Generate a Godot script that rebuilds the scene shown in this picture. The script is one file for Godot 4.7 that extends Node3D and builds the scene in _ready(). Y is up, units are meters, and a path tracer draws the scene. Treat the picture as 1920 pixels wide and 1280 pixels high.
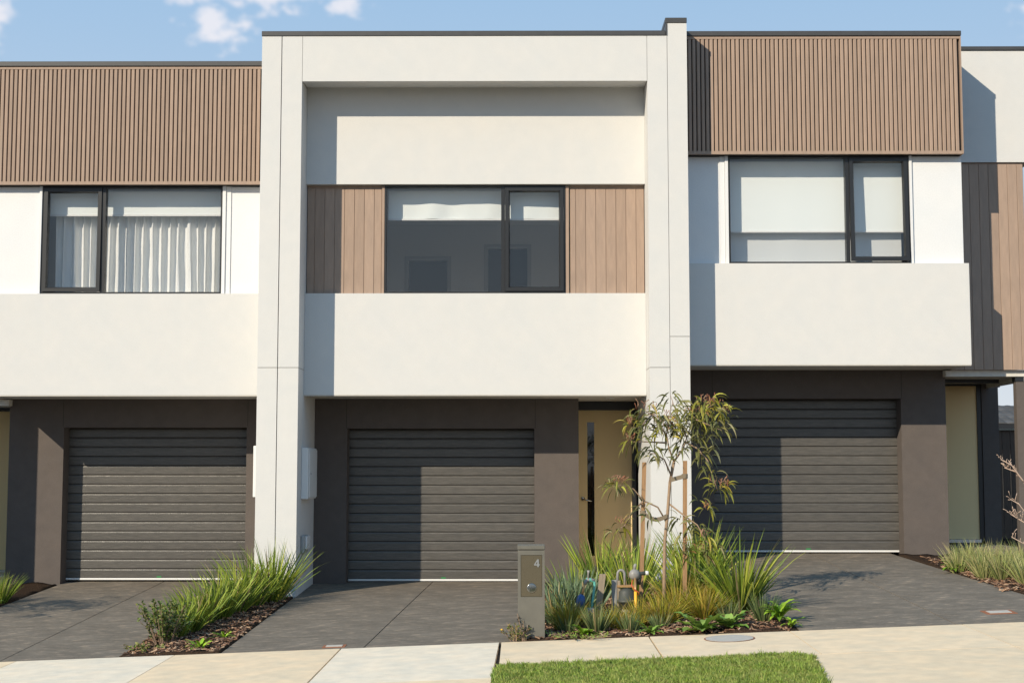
extends Node3D

# Three townhouses seen from across the street. x runs along the street, z = 0 is the front of the
# white piers, +z is towards the street, y = 0 is about the level of the middle garage floor.
const XC := -0.605            # the two outer houses mirror each other about this x
const SUN := Vector3(0.81, -0.70, -1.0)

var M := {}
var rng := RandomNumberGenerator.new()
var used := {}

# ---------------------------------------------------------------- helpers
func numbered(called: String) -> String:
	if not used.has(called):
		used[called] = 0
		return called
	used[called] += 1
	return "%s_%03d" % [called, used[called]]

func thing(called: String, at: Vector3, label: String, category: String, group := "") -> Node3D:
	var o := Node3D.new()
	o.name = numbered(called)
	add_child(o)
	o.position = at
	tag(o, label, category, group)
	return o

func tag(o: Node, label: String, category: String, group := "") -> void:
	o.set_meta("label", label)
	o.set_meta("category", category)
	if group != "":
		o.set_meta("group", group)

func structure(called: String, mesh: Mesh, m: Material) -> MeshInstance3D:
	var o := MeshInstance3D.new()
	o.name = numbered(called)
	o.mesh = mesh
	o.material_override = m
	add_child(o)
	o.set_meta("kind", "structure")
	return o

# a part whose mesh is written in world coordinates
func part(parent: Node3D, called: String, mesh: Mesh, m: Material) -> MeshInstance3D:
	var o := MeshInstance3D.new()
	o.name = called
	o.mesh = mesh
	o.material_override = m
	parent.add_child(o, true)
	var t := Vector3.ZERO
	var p: Node = parent
	while p != self:
		t += (p as Node3D).position
		p = p.get_parent()
	o.position = -t
	return o

# a part with a mesh of its own axes, put at a world point
func put(parent: Node3D, called: String, mesh: Mesh, m: Material, at: Vector3, turn := Vector3.ZERO) -> MeshInstance3D:
	var o := part(parent, called, mesh, m)
	o.position += at
	o.rotation = turn
	return o

func B(smooth := false) -> SurfaceTool:
	var st := SurfaceTool.new()
	st.begin(Mesh.PRIMITIVE_TRIANGLES)
	st.set_smooth_group(0 if smooth else -1)
	return st

func fin(st: SurfaceTool) -> ArrayMesh:
	st.generate_normals()
	return st.commit()

# corners counter-clockwise as seen from outside
func quad(st: SurfaceTool, a: Vector3, b: Vector3, c: Vector3, d: Vector3) -> void:
	for v in [a, c, b, a, d, c]:
		st.add_vertex(v)

func tri(st: SurfaceTool, a: Vector3, b: Vector3, c: Vector3) -> void:
	st.add_vertex(a)
	st.add_vertex(c)
	st.add_vertex(b)

func hexa(st: SurfaceTool, p: Array) -> void:   # p[0..3] bottom (counter-clockwise from above), p[4..7] top
	quad(st, p[4], p[5], p[6], p[7])
	quad(st, p[3], p[2], p[1], p[0])
	for i in 4:
		var j := (i + 1) % 4
		quad(st, p[i], p[j], p[j + 4], p[i + 4])

func box(st: SurfaceTool, xa: float, xb: float, ya: float, yb: float, za: float, zb: float) -> void:
	var x0 := minf(xa, xb)
	var x1 := maxf(xa, xb)
	var y0 := minf(ya, yb)
	var y1 := maxf(ya, yb)
	var z0 := minf(za, zb)
	var z1 := maxf(za, zb)
	hexa(st, [Vector3(x0, y0, z1), Vector3(x1, y0, z1), Vector3(x1, y0, z0), Vector3(x0, y0, z0),
		Vector3(x0, y1, z1), Vector3(x1, y1, z1), Vector3(x1, y1, z0), Vector3(x0, y1, z0)])

func bx(xa: float, xb: float, ya: float, yb: float, za: float, zb: float) -> ArrayMesh:
	var st := B()
	box(st, xa, xb, ya, yb, za, zb)
	return fin(st)

# a box with every edge chamfered by c
func cbox(st: SurfaceTool, lo: Vector3, hi: Vector3, c: float) -> void:
	var mid := (lo + hi) / 2.0
	var h := (hi - lo) / 2.0
	var f := func(sx: float, sy: float, sz: float, ax: int) -> Vector3:
		var v := Vector3(sx * (h.x - c), sy * (h.y - c), sz * (h.z - c))
		v[ax] = [sx, sy, sz][ax] * h[ax]
		return mid + v
	for ax in 3:
		var b := (ax + 1) % 3
		var d := (ax + 2) % 3
		for s in [-1.0, 1.0]:
			var q := []
			for k in [[-1.0, -1.0], [1.0, -1.0], [1.0, 1.0], [-1.0, 1.0]]:
				var sg := [0.0, 0.0, 0.0]
				sg[ax] = s
				sg[b] = k[0]
				sg[d] = k[1]
				q.append(f.call(sg[0], sg[1], sg[2], ax))
			if s > 0:
				quad(st, q[0], q[1], q[2], q[3])
			else:
				quad(st, q[3], q[2], q[1], q[0])
	for ax in 3:                                  # the twelve edge chamfers, along axis ax
		var b := (ax + 1) % 3
		var d := (ax + 2) % 3
		for sb in [-1.0, 1.0]:
			for sd in [-1.0, 1.0]:
				var sg0 := [0.0, 0.0, 0.0]
				sg0[ax] = -1.0
				sg0[b] = sb
				sg0[d] = sd
				var sg1 := sg0.duplicate()
				sg1[ax] = 1.0
				var p0: Vector3 = f.call(sg0[0], sg0[1], sg0[2], b)
				var p1: Vector3 = f.call(sg1[0], sg1[1], sg1[2], b)
				var p2: Vector3 = f.call(sg1[0], sg1[1], sg1[2], d)
				var p3: Vector3 = f.call(sg0[0], sg0[1], sg0[2], d)
				if sb * sd > 0:
					quad(st, p0, p3, p2, p1)
				else:
					quad(st, p0, p1, p2, p3)
	for sx in [-1.0, 1.0]:
		for sy in [-1.0, 1.0]:
			for sz in [-1.0, 1.0]:
				var a: Vector3 = f.call(sx, sy, sz, 0)
				var b2: Vector3 = f.call(sx, sy, sz, 1)
				var c2: Vector3 = f.call(sx, sy, sz, 2)
				if sx * sy * sz > 0:
					tri(st, a, b2, c2)
				else:
					tri(st, a, c2, b2)

func cb(lo: Vector3, hi: Vector3, c: float) -> ArrayMesh:
	var st := B()
	cbox(st, lo, hi, c)
	return fin(st)

# a tube along points with radii
func tube(st: SurfaceTool, pts: Array, rad: Array, sides := 8) -> void:
	var rings := []
	var up := Vector3(0.3, 0.2, 0.93).normalized()
	for i in pts.size():
		var t: Vector3 = (pts[mini(i + 1, pts.size() - 1)] - pts[maxi(i - 1, 0)]).normalized()
		var u := t.cross(up).normalized()
		if absf(t.dot(up)) > 0.98:
			u = t.cross(Vector3.RIGHT).normalized()
		var w := t.cross(u)
		var r := []
		for k in sides:
			var a := TAU * k / sides
			r.append(pts[i] + (u * cos(a) + w * sin(a)) * float(rad[i]))
		rings.append(r)
	for i in pts.size() - 1:
		for k in sides:
			var j := (k + 1) % sides
			quad(st, rings[i][k], rings[i][j], rings[i + 1][j], rings[i + 1][k])
	for k in range(1, sides - 1):
		tri(st, rings[0][0], rings[0][k + 1], rings[0][k])
		var e: Array = rings[pts.size() - 1]
		tri(st, e[0], e[k], e[k + 1])

func tb(pts: Array, rad: Array, sides := 8) -> ArrayMesh:
	var st := B(true)
	tube(st, pts, rad, sides)
	return fin(st)

# ---------------------------------------------------------------- surfaces
func noise_bytes(n: int, freq: float, oct: int, sd: int, cell := false) -> PackedByteArray:
	var f := FastNoiseLite.new()
	f.seed = sd
	f.noise_type = FastNoiseLite.TYPE_CELLULAR if cell else FastNoiseLite.TYPE_SIMPLEX_SMOOTH
	f.frequency = freq
	f.fractal_octaves = oct
	f.fractal_type = FastNoiseLite.FRACTAL_FBM
	return f.get_seamless_image(n, n).get_data()

# a grey multiplier made of layers [bytes, weight]; returns an sRGB texture
func grey_tex(n: int, mid: float, layers: Array, warm := 0.0) -> ImageTexture:
	var out := PackedByteArray()
	out.resize(n * n * 3)
	for i in n * n:
		var v := mid
		for l in layers:
			v += (l[0][i] / 255.0 - 0.5) * l[1]
		var w: float = (layers[-1][0][i] / 255.0 - 0.5) * warm
		out[i * 3] = int(clampf(v + w, 0, 1) * 255)
		out[i * 3 + 1] = int(clampf(v, 0, 1) * 255)
		out[i * 3 + 2] = int(clampf(v - w, 0, 1) * 255)
	return ImageTexture.create_from_image(Image.create_from_data(n, n, false, Image.FORMAT_RGB8, out))

func bump_tex(n: int, layers: Array, strength: float) -> ImageTexture:
	var out := PackedByteArray()
	out.resize(n * n)
	for i in n * n:
		var v := 0.5
		for l in layers:
			v += (l[0][i] / 255.0 - 0.5) * l[1]
		out[i] = int(clampf(v, 0, 1) * 255)
	var im := Image.create_from_data(n, n, false, Image.FORMAT_L8, out)
	im.convert(Image.FORMAT_RGBA8)
	im.bump_map_to_normal_map(strength)
	return ImageTexture.create_from_image(im)

func mat(c: Color, rough: float, tex: Texture2D = null, scale := Vector3.ONE, nrm: Texture2D = null, nscale := 1.0, spec := 0.5) -> StandardMaterial3D:
	var m := StandardMaterial3D.new()
	m.albedo_color = c.linear_to_srgb()
	m.roughness = rough
	m.metallic_specular = spec
	if tex or nrm:
		m.uv1_triplanar = true
		m.uv1_world_triplanar = true
		m.uv1_scale = scale
		m.uv1_triplanar_sharpness = 6.0
	if tex:
		m.albedo_texture = tex
	if nrm:
		m.normal_enabled = true
		m.normal_texture = nrm
		m.normal_scale = nscale
	return m

func leaf_mat(back: float, rough := 0.45) -> StandardMaterial3D:
	var m := StandardMaterial3D.new()
	m.vertex_color_use_as_albedo = true
	m.roughness = rough
	m.metallic_specular = 0.35
	m.cull_mode = BaseMaterial3D.CULL_DISABLED
	m.backlight_enabled = true
	m.backlight = Color(back, back, back * 0.7)
	return m

func make_materials() -> void:
	var n := 512
	var fine := noise_bytes(n, 0.16, 3, 11)
	var fine2 := noise_bytes(n, 0.30, 2, 12)
	var soft := noise_bytes(n, 0.008, 5, 13)
	var blot := noise_bytes(n, 0.02, 4, 14)
	var cell := noise_bytes(n, 0.09, 1, 15, true)
	var stucco := grey_tex(n, 0.955, [[fine2, 0.05], [blot, 0.010], [soft, 0.014]], 0.008)
	var stucco_n := bump_tex(n, [[fine2, 0.5], [fine, 0.4], [cell, 0.25]], 2.2)
	M.white = mat(Color(0.690, 0.686, 0.672), 0.9, stucco, Vector3.ONE * 0.55, stucco_n, 0.16, 0.25)
	M.bright = mat(Color(0.79, 0.80, 0.81), 0.55, stucco, Vector3.ONE * 0.35, null, 1.0, 0.35)
	M.charcoal = mat(Color(0.140, 0.120, 0.110), 0.9, grey_tex(n, 0.93, [[fine2, 0.12], [blot, 0.04], [soft, 0.04]], 0.01), Vector3.ONE * 0.55, stucco_n, 0.3, 0.25)
	var paint := grey_tex(n, 0.95, [[fine, 0.03], [blot, 0.05], [soft, 0.06]], 0.01)
	M.brown = []
	for k in 4:
		var v := 0.95 + 0.034 * k
		M.brown.append(mat(Color(0.395 * v, 0.288 * v, 0.222 * v), 0.62, paint, Vector3(2.0, 0.35, 2.0), null, 1.0, 0.35))
	M.black = mat(Color(0.017, 0.018, 0.020), 0.38, null, Vector3.ONE, null, 1.0, 0.5)
	M.capping = mat(Color(0.060, 0.060, 0.062), 0.5, paint, Vector3.ONE, null, 1.0, 0.5)
	M.soffit = mat(Color(0.70, 0.67, 0.61), 0.8, paint, Vector3.ONE, null, 1.0, 0.3)
	M.joint = mat(Color(0.30, 0.285, 0.26), 0.95)
	M.dark_joint_and_gap_shade = mat(Color(0.05, 0.043, 0.04), 0.95)  # dark joints, and the gap shade painted behind the battens
	var grain := grey_tex(n, 0.88, [[fine, 0.16], [blot, 0.14], [soft, 0.12]], 0.01)
	var grain_n := bump_tex(n, [[fine, 0.55], [blot, 0.6]], 3.0)
	M.door = []
	for k in 3:
		var v := 0.94 + 0.06 * k
		var dm := mat(Color(0.122 * v, 0.114 * v, 0.103 * v), 0.34, grain, Vector3(0.55, 4.5, 1.0), grain_n, 0.5, 0.5)
		dm.uv1_offset = Vector3(0.37 * k, 0.21 * k, 0)
		M.door.append(dm)
	M.seal = mat(Color(0.75, 0.75, 0.74), 0.45)
	M.green = mat(Color(0.03, 0.20, 0.06), 0.6)
	M.entry = mat(Color(0.86, 0.655, 0.35), 0.55, null, Vector3.ONE, null, 1.0, 0.35)
	M.chrome = mat(Color(0.6, 0.6, 0.6), 0.18)
	M.chrome.metallic = 1.0
	M.dull_steel = mat(Color(0.30, 0.30, 0.28), 0.22)
	M.dull_steel.metallic = 1.0
	M.plastic = mat(Color(0.72, 0.72, 0.71), 0.45)
	M.grey_plastic = mat(Color(0.36, 0.37, 0.37), 0.4)
	M.room = mat(Color(0.66, 0.65, 0.63), 0.9)
	M.room_door = mat(Color(0.018, 0.022, 0.030), 0.6)
	M.room_trim = mat(Color(0.42, 0.42, 0.42), 0.7)
	M.blind = mat(Color(0.83, 0.88, 0.88), 0.85)
	M.blind_grey = mat(Color(0.62, 0.65, 0.665), 0.85)
	M.sheer = mat(Color(0.76, 0.77, 0.76), 0.9)
	var g := StandardMaterial3D.new()
	g.transparency = BaseMaterial3D.TRANSPARENCY_ALPHA
	g.albedo_color = Color(0.20, 0.25, 0.28, 0.06)
	g.roughness = 0.0
	g.metallic_specular = 0.6
	M.glass = g
	var dg := StandardMaterial3D.new()
	dg.albedo_color = Color(0.03, 0.03, 0.035)
	dg.roughness = 0.03
	dg.metallic_specular = 0.6
	M.dark_glass = dg
	# ground surfaces
	var str1 := noise_bytes(n, 0.03, 5, 21)
	# coloured concrete, broom-finished across: fine grain, brush streaks and paler scuffs where the colour has worn
	var worn := PackedByteArray()
	worn.resize(n * n)
	for i in n * n:
		worn[i] = int(255.0 * clampf((str1[i] / 255.0 - 0.52) * 2.6, 0.0, 1.0) * (0.35 + 0.65 * soft[i] / 255.0))
	var brush := noise_bytes(n, 0.11, 3, 23)
	M.drive = mat(Color(0.42, 0.345, 0.27), 0.9, grey_tex(n, 0.80, [[fine2, 0.13], [brush, 0.10], [soft, 0.12], [worn, 0.22]], 0.04), Vector3(0.30, 0.5, 0.72), bump_tex(n, [[fine2, 0.5], [brush, 0.3]], 1.6), 0.25, 0.12)
	var conc := grey_tex(n, 0.955, [[fine2, 0.06], [blot, 0.06], [soft, 0.06]], 0.03)
	var conc_n := bump_tex(n, [[fine2, 0.6], [blot, 0.3]], 1.5)
	M.path = []
	for c in [Color(0.82, 0.655, 0.455), Color(0.83, 0.725, 0.575), Color(0.79, 0.63, 0.435)]:
		M.path.append(mat(c, 0.9, conc, Vector3.ONE * 0.5, conc_n, 0.4, 0.3))
	M.asphalt = mat(Color(0.055, 0.055, 0.057), 0.9, grey_tex(n, 0.85, [[fine2, 0.25], [blot, 0.1]]), Vector3.ONE * 0.8)
	M.kerb = mat(Color(0.42, 0.40, 0.37), 0.9, conc, Vector3.ONE * 0.5)
	M.soil = mat(Color(0.085, 0.055, 0.037), 1.0, grey_tex(n, 0.75, [[cell, 0.4], [fine, 0.3]], 0.05), Vector3.ONE * 1.1, bump_tex(n, [[cell, 0.8], [fine, 0.5]], 4.0), 1.0, 0.2)
	M.turf = mat(Color(0.10, 0.13, 0.035), 1.0, grey_tex(n, 0.7, [[fine, 0.4], [blot, 0.3]]), Vector3.ONE * 1.4)
	var post := mat(Color(0.145, 0.138, 0.115), 0.42, paint, Vector3.ONE, null, 1.0, 0.5)
	M.mailbox = post
	var plate := mat(Color(0.30, 0.25, 0.165), 0.32, grey_tex(n, 0.82, [[fine, 0.2], [soft, 0.4]], 0.04), Vector3.ONE * 2.2)
	var sp := Image.create_empty(256, 256, false, Image.FORMAT_RGB8)
	sp.fill(Color(0.82, 0.82, 0.82))
	rng.seed = 17
	for k in 420:
		var q := rng.randf_range(0.9, 1.0)
		sp.fill_rect(Rect2i(rng.randi() % 254, rng.randi() % 254, rng.randi_range(1, 2), rng.randi_range(1, 2)), Color(q, q, q))
		sp.fill_rect(Rect2i(rng.randi() % 250, rng.randi() % 250, rng.randi_range(1, 4), 1), Color(0.62, 0.60, 0.55))
	plate.albedo_texture = ImageTexture.create_from_image(sp)
	plate.metallic = 0.7
	M.plate = plate
	M.steel = mat(Color(0.55, 0.54, 0.52), 0.35)
	M.steel.metallic = 0.9
	M.timber = mat(Color(0.42, 0.245, 0.12), 0.8, grain, Vector3(8, 0.6, 8))
	M.grey_timber = mat(Color(0.36, 0.29, 0.21), 0.9, grain, Vector3(8, 0.6, 8))
	M.hessian = mat(Color(0.36, 0.29, 0.20), 0.95, grey_tex(n, 0.8, [[cell, 0.3]]), Vector3.ONE * 12.0)
	M.bark = mat(Color(0.40, 0.275, 0.175), 0.85, grain, Vector3(9, 2, 9))
	M.twig = mat(Color(0.30, 0.21, 0.15), 0.85)
	M.bare = mat(Color(0.50, 0.37, 0.29), 0.8)
	M.copper = mat(Color(0.52, 0.31, 0.14), 0.45)
	M.copper.metallic = 0.6
	M.blue = mat(Color(0.02, 0.075, 0.24), 0.4)
	M.teal = mat(Color(0.12, 0.42, 0.36), 0.5)
	M.yellow = mat(Color(0.78, 0.42, 0.03), 0.5)
	M.red_wire = mat(Color(0.55, 0.09, 0.03), 0.5)
	M.meter = mat(Color(0.062, 0.066, 0.056), 0.55, paint, Vector3.ONE * 2.0)
	M.pale_metal = mat(Color(0.25, 0.24, 0.225), 0.5)
	M.iron = mat(Color(0.50, 0.47, 0.42), 0.8, conc, Vector3.ONE * 2.0)
	M.rust = mat(Color(0.27, 0.10, 0.045), 0.9)
	M.tile = []
	for k in 3:
		M.tile.append(mat(Color(0.075, 0.076, 0.080) * (0.85 + 0.15 * k), 0.8, paint, Vector3.ONE))
	M.brick = []
	for c in [Color(0.10, 0.055, 0.04), Color(0.13, 0.075, 0.055), Color(0.075, 0.05, 0.045)]:
		M.brick.append(mat(c, 0.95, grain, Vector3.ONE * 2.0))
	M.mortar = mat(Color(0.26, 0.235, 0.20), 0.95)
	M.paling = mat(Color(0.135, 0.09, 0.065), 0.9, grain, Vector3(6, 0.5, 6))
	M.leaf = leaf_mat(0.5)
	M.grass = leaf_mat(0.45, 0.55)

# ---------------------------------------------------------------- terrain
func edge_y(x: float) -> float:
	return -0.083 + 0.0392 * x

func slab_y(x: float) -> float:
	return 0.022 + 0.39 * smoothstep(0.9, 2.5, x)

func ground_y(x: float, z: float) -> float:
	var e := edge_y(clampf(x, -14.0, 14.0))
	if z >= 4.5:
		return e - 0.02 * (minf(z, 8.2) - 4.5)
	var t := clampf((z + 1.9) / 6.4, 0.0, 1.0)
	return lerpf(slab_y(x), e, t)

# a sheet that follows the ground inside a quad given by left and right x at the near and far z
func sheet(xl0: float, xr0: float, z0: float, xl1: float, xr1: float, z1: float, lift: float, thick: float, nx := 8, nz := 12, rough := 0.0) -> ArrayMesh:
	var st := B(rough > 0.0)
	var nf := FastNoiseLite.new()
	nf.seed = 5
	nf.frequency = 3.0
	var p := func(i: int, j: int, low: bool) -> Vector3:
		var tz := float(j) / nz
		var z := lerpf(z0, z1, tz)
		var x := lerpf(lerpf(xl0, xl1, tz), lerpf(xr0, xr1, tz), float(i) / nx)
		var y := ground_y(x, z) + lift
		if rough > 0.0:
			y += rough * nf.get_noise_2d(x, z)
		return Vector3(x, y - (thick if low else 0.0), z)
	# z0 < z1: far to near
	for i in nx:
		for j in nz:
			quad(st, p.call(i, j + 1, false), p.call(i + 1, j + 1, false), p.call(i + 1, j, false), p.call(i, j, false))
	for i in nx:
		quad(st, p.call(i, nz, true), p.call(i + 1, nz, true), p.call(i + 1, nz, false), p.call(i, nz, false))
		quad(st, p.call(i + 1, 0, true), p.call(i, 0, true), p.call(i, 0, false), p.call(i + 1, 0, false))
	for j in nz:
		quad(st, p.call(0, j, true), p.call(0, j + 1, true), p.call(0, j + 1, false), p.call(0, j, false))
		quad(st, p.call(nx, j + 1, true), p.call(nx, j, true), p.call(nx, j, false), p.call(nx, j + 1, false))
	return fin(st)

func build_ground() -> void:
	# one sheet to the horizon; it follows the sloping street near the houses
	var st := B()
	var xs := [-400.0, -60.0, -14.0, -9.0, -5.0, -3.3, -2.9, 0.0, 0.9, 1.3, 1.7, 2.1, 2.5, 4.0, 6.0, 9.0, 14.0, 60.0, 400.0]
	var zs := [-400.0, -60.0, -12.0, -1.9, 1.0, 4.5, 8.2, 8.6, 15.2, 15.6, 24.0, 60.0, 400.0]
	var h := func(x: float, z: float) -> float:
		var y := ground_y(x, z)
		if z > 8.3:
			y = edge_y(clampf(x, -14, 14)) - 0.28
		return y - 0.12
	for i in xs.size() - 1:
		for j in zs.size() - 1:
			var a := Vector3(xs[i], h.call(xs[i], zs[j + 1]), zs[j + 1])
			var b := Vector3(xs[i + 1], h.call(xs[i + 1], zs[j + 1]), zs[j + 1])
			var c := Vector3(xs[i + 1], h.call(xs[i + 1], zs[j]), zs[j])
			var d := Vector3(xs[i], h.call(xs[i], zs[j]), zs[j])
			quad(st, a, b, c, d)
	structure("ground", fin(st), M.soil)
	# driveways: two slabs each, parted by a sawn joint
	var J := 0.006
	for d in [[-6.27, -4.93, -4.98, -3.84, -6.50, -3.84], [-2.845, -1.215, -1.50, 0.16, -2.86, -0.06], [2.56, 3.98, 4.14, 5.08, 2.66, 5.54]]:
		# [left at garage, joint at garage, joint at path, right at garage, left at path, right at path]
		var node := structure("driveway", sheet(d[0], d[3], -1.86, d[4], d[5], 4.484, -0.03, 0.06), M.dark_joint_and_gap_shade)
		part(node, "slab", sheet(d[0], d[1] - J, -1.86, d[4], d[2] - J, 4.484, 0.0, 0.028), M.drive)
		part(node, "slab", sheet(d[1] + J, d[3], -1.86, d[2] + J, d[5], 4.484, 0.0, 0.028), M.drive)
	# footpath: bays about 1.5 m long, uneven joints between them
	var foot := structure("footpath", sheet(-14.0, 14.0, 4.5, -14.0, 14.0, 8.1, -0.05, 0.05, 28, 4), M.dark_joint_and_gap_shade)
	var js := [-9.4, -7.9, -6.35, -4.81, -3.30, -1.72, -0.20, 1.22, 2.55, 4.19, 5.75, 7.3, 8.9]
	var tone := [0, 1, 0, 1, 0, 1, 0, 0, 0, 2, 0, 2]
	for i in js.size() - 1:
		var lawnish: bool = i == 6 or i == 7
		var zmid: float = 6.02 if lawnish or i > 7 else 6.62
		var g0: float = 0.004 if i != 6 and i != 5 else 0.012
		var skew: float = -0.03 if i < 6 else 0.0
		part(foot, "slab", sheet(js[i] + g0, js[i + 1] - g0, 4.5, js[i] + g0 + skew, js[i + 1] - g0 + skew, zmid, 0.0, 0.06, 4, 4), M.path[tone[i]])
		if not lawnish:
			part(foot, "slab", sheet(js[i] + g0 + skew - (0.11 if i == 8 else 0.0), js[i + 1] - g0 + skew, zmid + 0.008, js[i] + g0 + skew - (0.35 if i == 8 else 0.0), js[i + 1] - g0 + skew, 8.09, -0.001, 0.06, 4, 4), M.path[0 if i < 6 else 2])
	structure("kerb", kerb_mesh(8.1, 8.3), M.kerb)
	structure("road", road_mesh(8.3, 15.3), M.asphalt)
	structure("kerb", kerb_mesh(15.3, 15.5), M.kerb)
	structure("verge", road_mesh(15.5, 26.0, 0.14), M.turf)
	# garden beds
	structure("garden_bed", sheet(-3.825, -2.865, -0.02, -3.83, -2.875, 4.49, 0.012, 0.06, 14, 60, 0.03), M.soil)
	structure("garden_bed", sheet(0.18, 2.545, -1.5, -0.04, 2.64, 4.49, 0.012, 0.06, 40, 60, 0.04), M.soil)
	structure("garden_bed", sheet(5.12, 9.0, -1.5, 5.56, 9.0, 4.49, 0.012, 0.06, 40, 60, 0.04), M.soil)
	structure("garden_bed", sheet(-9.0, -6.30, -1.5, -9.0, -6.52, 4.49, 0.012, 0.06, 40, 60, 0.04), M.soil)
	# entry steps
	structure("porch_step", bx(0.792, 1.63, -0.1, 0.13, -2.55, -1.3), M.path[0])
	structure("porch_step", bx(5.86, 7.0, 0.2, 0.47, -3.07, -2.2), M.drive)
	structure("porch_step", bx(-7.8, -7.04, -0.1, 0.115, -2.28, -1.3), M.path[0])

func kerb_mesh(z0: float, z1: float) -> ArrayMesh:
	var st := B()
	for i in 28:
		var a := -14.0 + i
		var b := a + 1.0
		var ya := edge_y(a) - 0.072
		var yb := edge_y(b) - 0.072
		hexa(st, [Vector3(a, ya - 0.3, z1), Vector3(b, yb - 0.3, z1), Vector3(b, yb - 0.3, z0), Vector3(a, ya - 0.3, z0),
			Vector3(a, ya, z1), Vector3(b, yb, z1), Vector3(b, yb, z0), Vector3(a, ya, z0)])
	return fin(st)

func road_mesh(z0: float, z1: float, lift := 0.0) -> ArrayMesh:
	var st := B()
	for i in 28:
		var a := -14.0 + i
		var b := a + 1.0
		var ya := edge_y(a) - 0.21 + lift
		var yb := edge_y(b) - 0.21 + lift
		quad(st, Vector3(a, ya, z1), Vector3(b, yb, z1), Vector3(b, yb, z0), Vector3(a, ya, z0))
	return fin(st)

# ---------------------------------------------------------------- windows, doors
# a window in the plane z with a fixed light and an awning sash; s = +1 fixed light first, -1 sash first
func window(house: Node3D, x0: float, x1: float, y0: float, y1: float, z: float, s: int, sash_w: float, tilt: float) -> void:
	var st := B()
	var fw := 0.022
	box(st, x0, x0 + fw, y0, y1, z - 0.09, z + 0.012)
	box(st, x1 - fw, x1, y0, y1, z - 0.09, z + 0.012)
	box(st, x0 + fw, x1 - fw, y1 - fw, y1, z - 0.09, z + 0.012)
	box(st, x0 + fw, x1 - fw, y0, y0 + fw, z - 0.09, z + 0.016)
	var xm: float = x1 - sash_w if s > 0 else x0 + sash_w      # the mullion's edge on the sash side
	var ma: float = xm - 0.05 if s > 0 else xm
	box(st, ma, ma + 0.05, y0 + fw, y1 - fw, z - 0.09, z + 0.008)
	var w := part(house, "window", fin(st), M.black)
	var fx0: float = x0 + fw if s > 0 else ma + 0.05
	var fx1: float = ma if s > 0 else x1 - fw
	part(w, "pane", bx(fx0, fx1, y0 + fw, y1 - fw, z - 0.040, z - 0.034), M.glass)
	# awning sash, hung at the top and a little open
	var sx0: float = xm if s > 0 else x0 + fw
	var sx1: float = x1 - fw if s > 0 else xm
	var pivot := Vector3((sx0 + sx1) / 2, y1 - fw - 0.004, z)
	var hw := (sx1 - sx0) / 2 - 0.003
	var hh := y1 - y0 - 2 * fw - 0.01
	var f := B()
	var r := 0.062
	var d0 := -0.03
	var d1 := 0.024
	# four mitred members with a bevel towards the glass
	var o := [Vector2(-hw, -hh), Vector2(hw, -hh), Vector2(hw, 0), Vector2(-hw, 0)]
	var i1 := [Vector2(-hw + r - 0.016, -hh + r - 0.016), Vector2(hw - r + 0.016, -hh + r - 0.016), Vector2(hw - r + 0.016, -r + 0.016), Vector2(-hw + r - 0.016, -r + 0.016)]
	var i2 := [Vector2(-hw + r, -hh + r), Vector2(hw - r, -hh + r), Vector2(hw - r, -r), Vector2(-hw + r, -r)]
	var v := func(p: Vector2, dz: float) -> Vector3: return Vector3(p.x, p.y, dz)
	for k in 4:
		var n := (k + 1) % 4
		quad(f, v.call(o[k], d1), v.call(o[n], d1), v.call(i1[n], d1), v.call(i1[k], d1))
		quad(f, v.call(i1[k], d1), v.call(i1[n], d1), v.call(i2[n], d0 + 0.012), v.call(i2[k], d0 + 0.012))
		quad(f, v.call(i2[k], d0 + 0.012), v.call(i2[n], d0 + 0.012), v.call(i2[n], d0), v.call(i2[k], d0))
		quad(f, v.call(o[n], d1), v.call(o[k], d1), v.call(o[k], d0), v.call(o[n], d0))
		quad(f, v.call(i2[k], d0), v.call(i2[n], d0), v.call(o[n], d0), v.call(o[k], d0))
	put(w, "sash", fin(f), M.black, pivot, Vector3(-tilt, 0, 0))
	var g := B()
	box(g, -hw + r - 0.004, hw - r + 0.004, -hh + r - 0.004, -r + 0.004, d0 + 0.003, d0 + 0.009)
	put(w, "pane", fin(g), M.glass, pivot, Vector3(-tilt, 0, 0))

# a closed room behind a window, with doorways in its back wall [[x0, x1, top]]
func room(house: Node3D, x0: float, x1: float, y0: float, y1: float, z0: float, z1: float, doors: Array) -> void:
	var st := B()
	var t := 0.08
	box(st, x0 - t, x0, y0 - t, y1 + t, z1 - t, z0)
	box(st, x1, x1 + t, y0 - t, y1 + t, z1 - t, z0)
	box(st, x0, x1, y0 - t, y0, z1 - t, z0)
	box(st, x0, x1, y1, y1 + t, z1 - t, z0)
	var xa := x0
	for d in doors:
		box(st, xa, d[0], y0, y1, z1 - t, z1)
		box(st, d[0], d[1], d[2], y1, z1 - t, z1)
		xa = d[1]
	box(st, xa, x1, y0, y1, z1 - t, z1)
	var r := part(house, "room", fin(st), M.room)
	for d in doors:
		part(r, "interior_door", bx(d[0], d[1], y0, d[2], z1 - t - 0.04, z1 - t), M.room_door)
		var a := B()
		box(a, d[0] - 0.06, d[0], y0, d[2] + 0.06, z1, z1 + 0.015)
		box(a, d[1], d[1] + 0.06, y0, d[2] + 0.06, z1, z1 + 0.015)
		box(a, d[0], d[1], d[2], d[2] + 0.06, z1, z1 + 0.015)
		part(r, "architrave", fin(a), M.room_trim)

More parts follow.
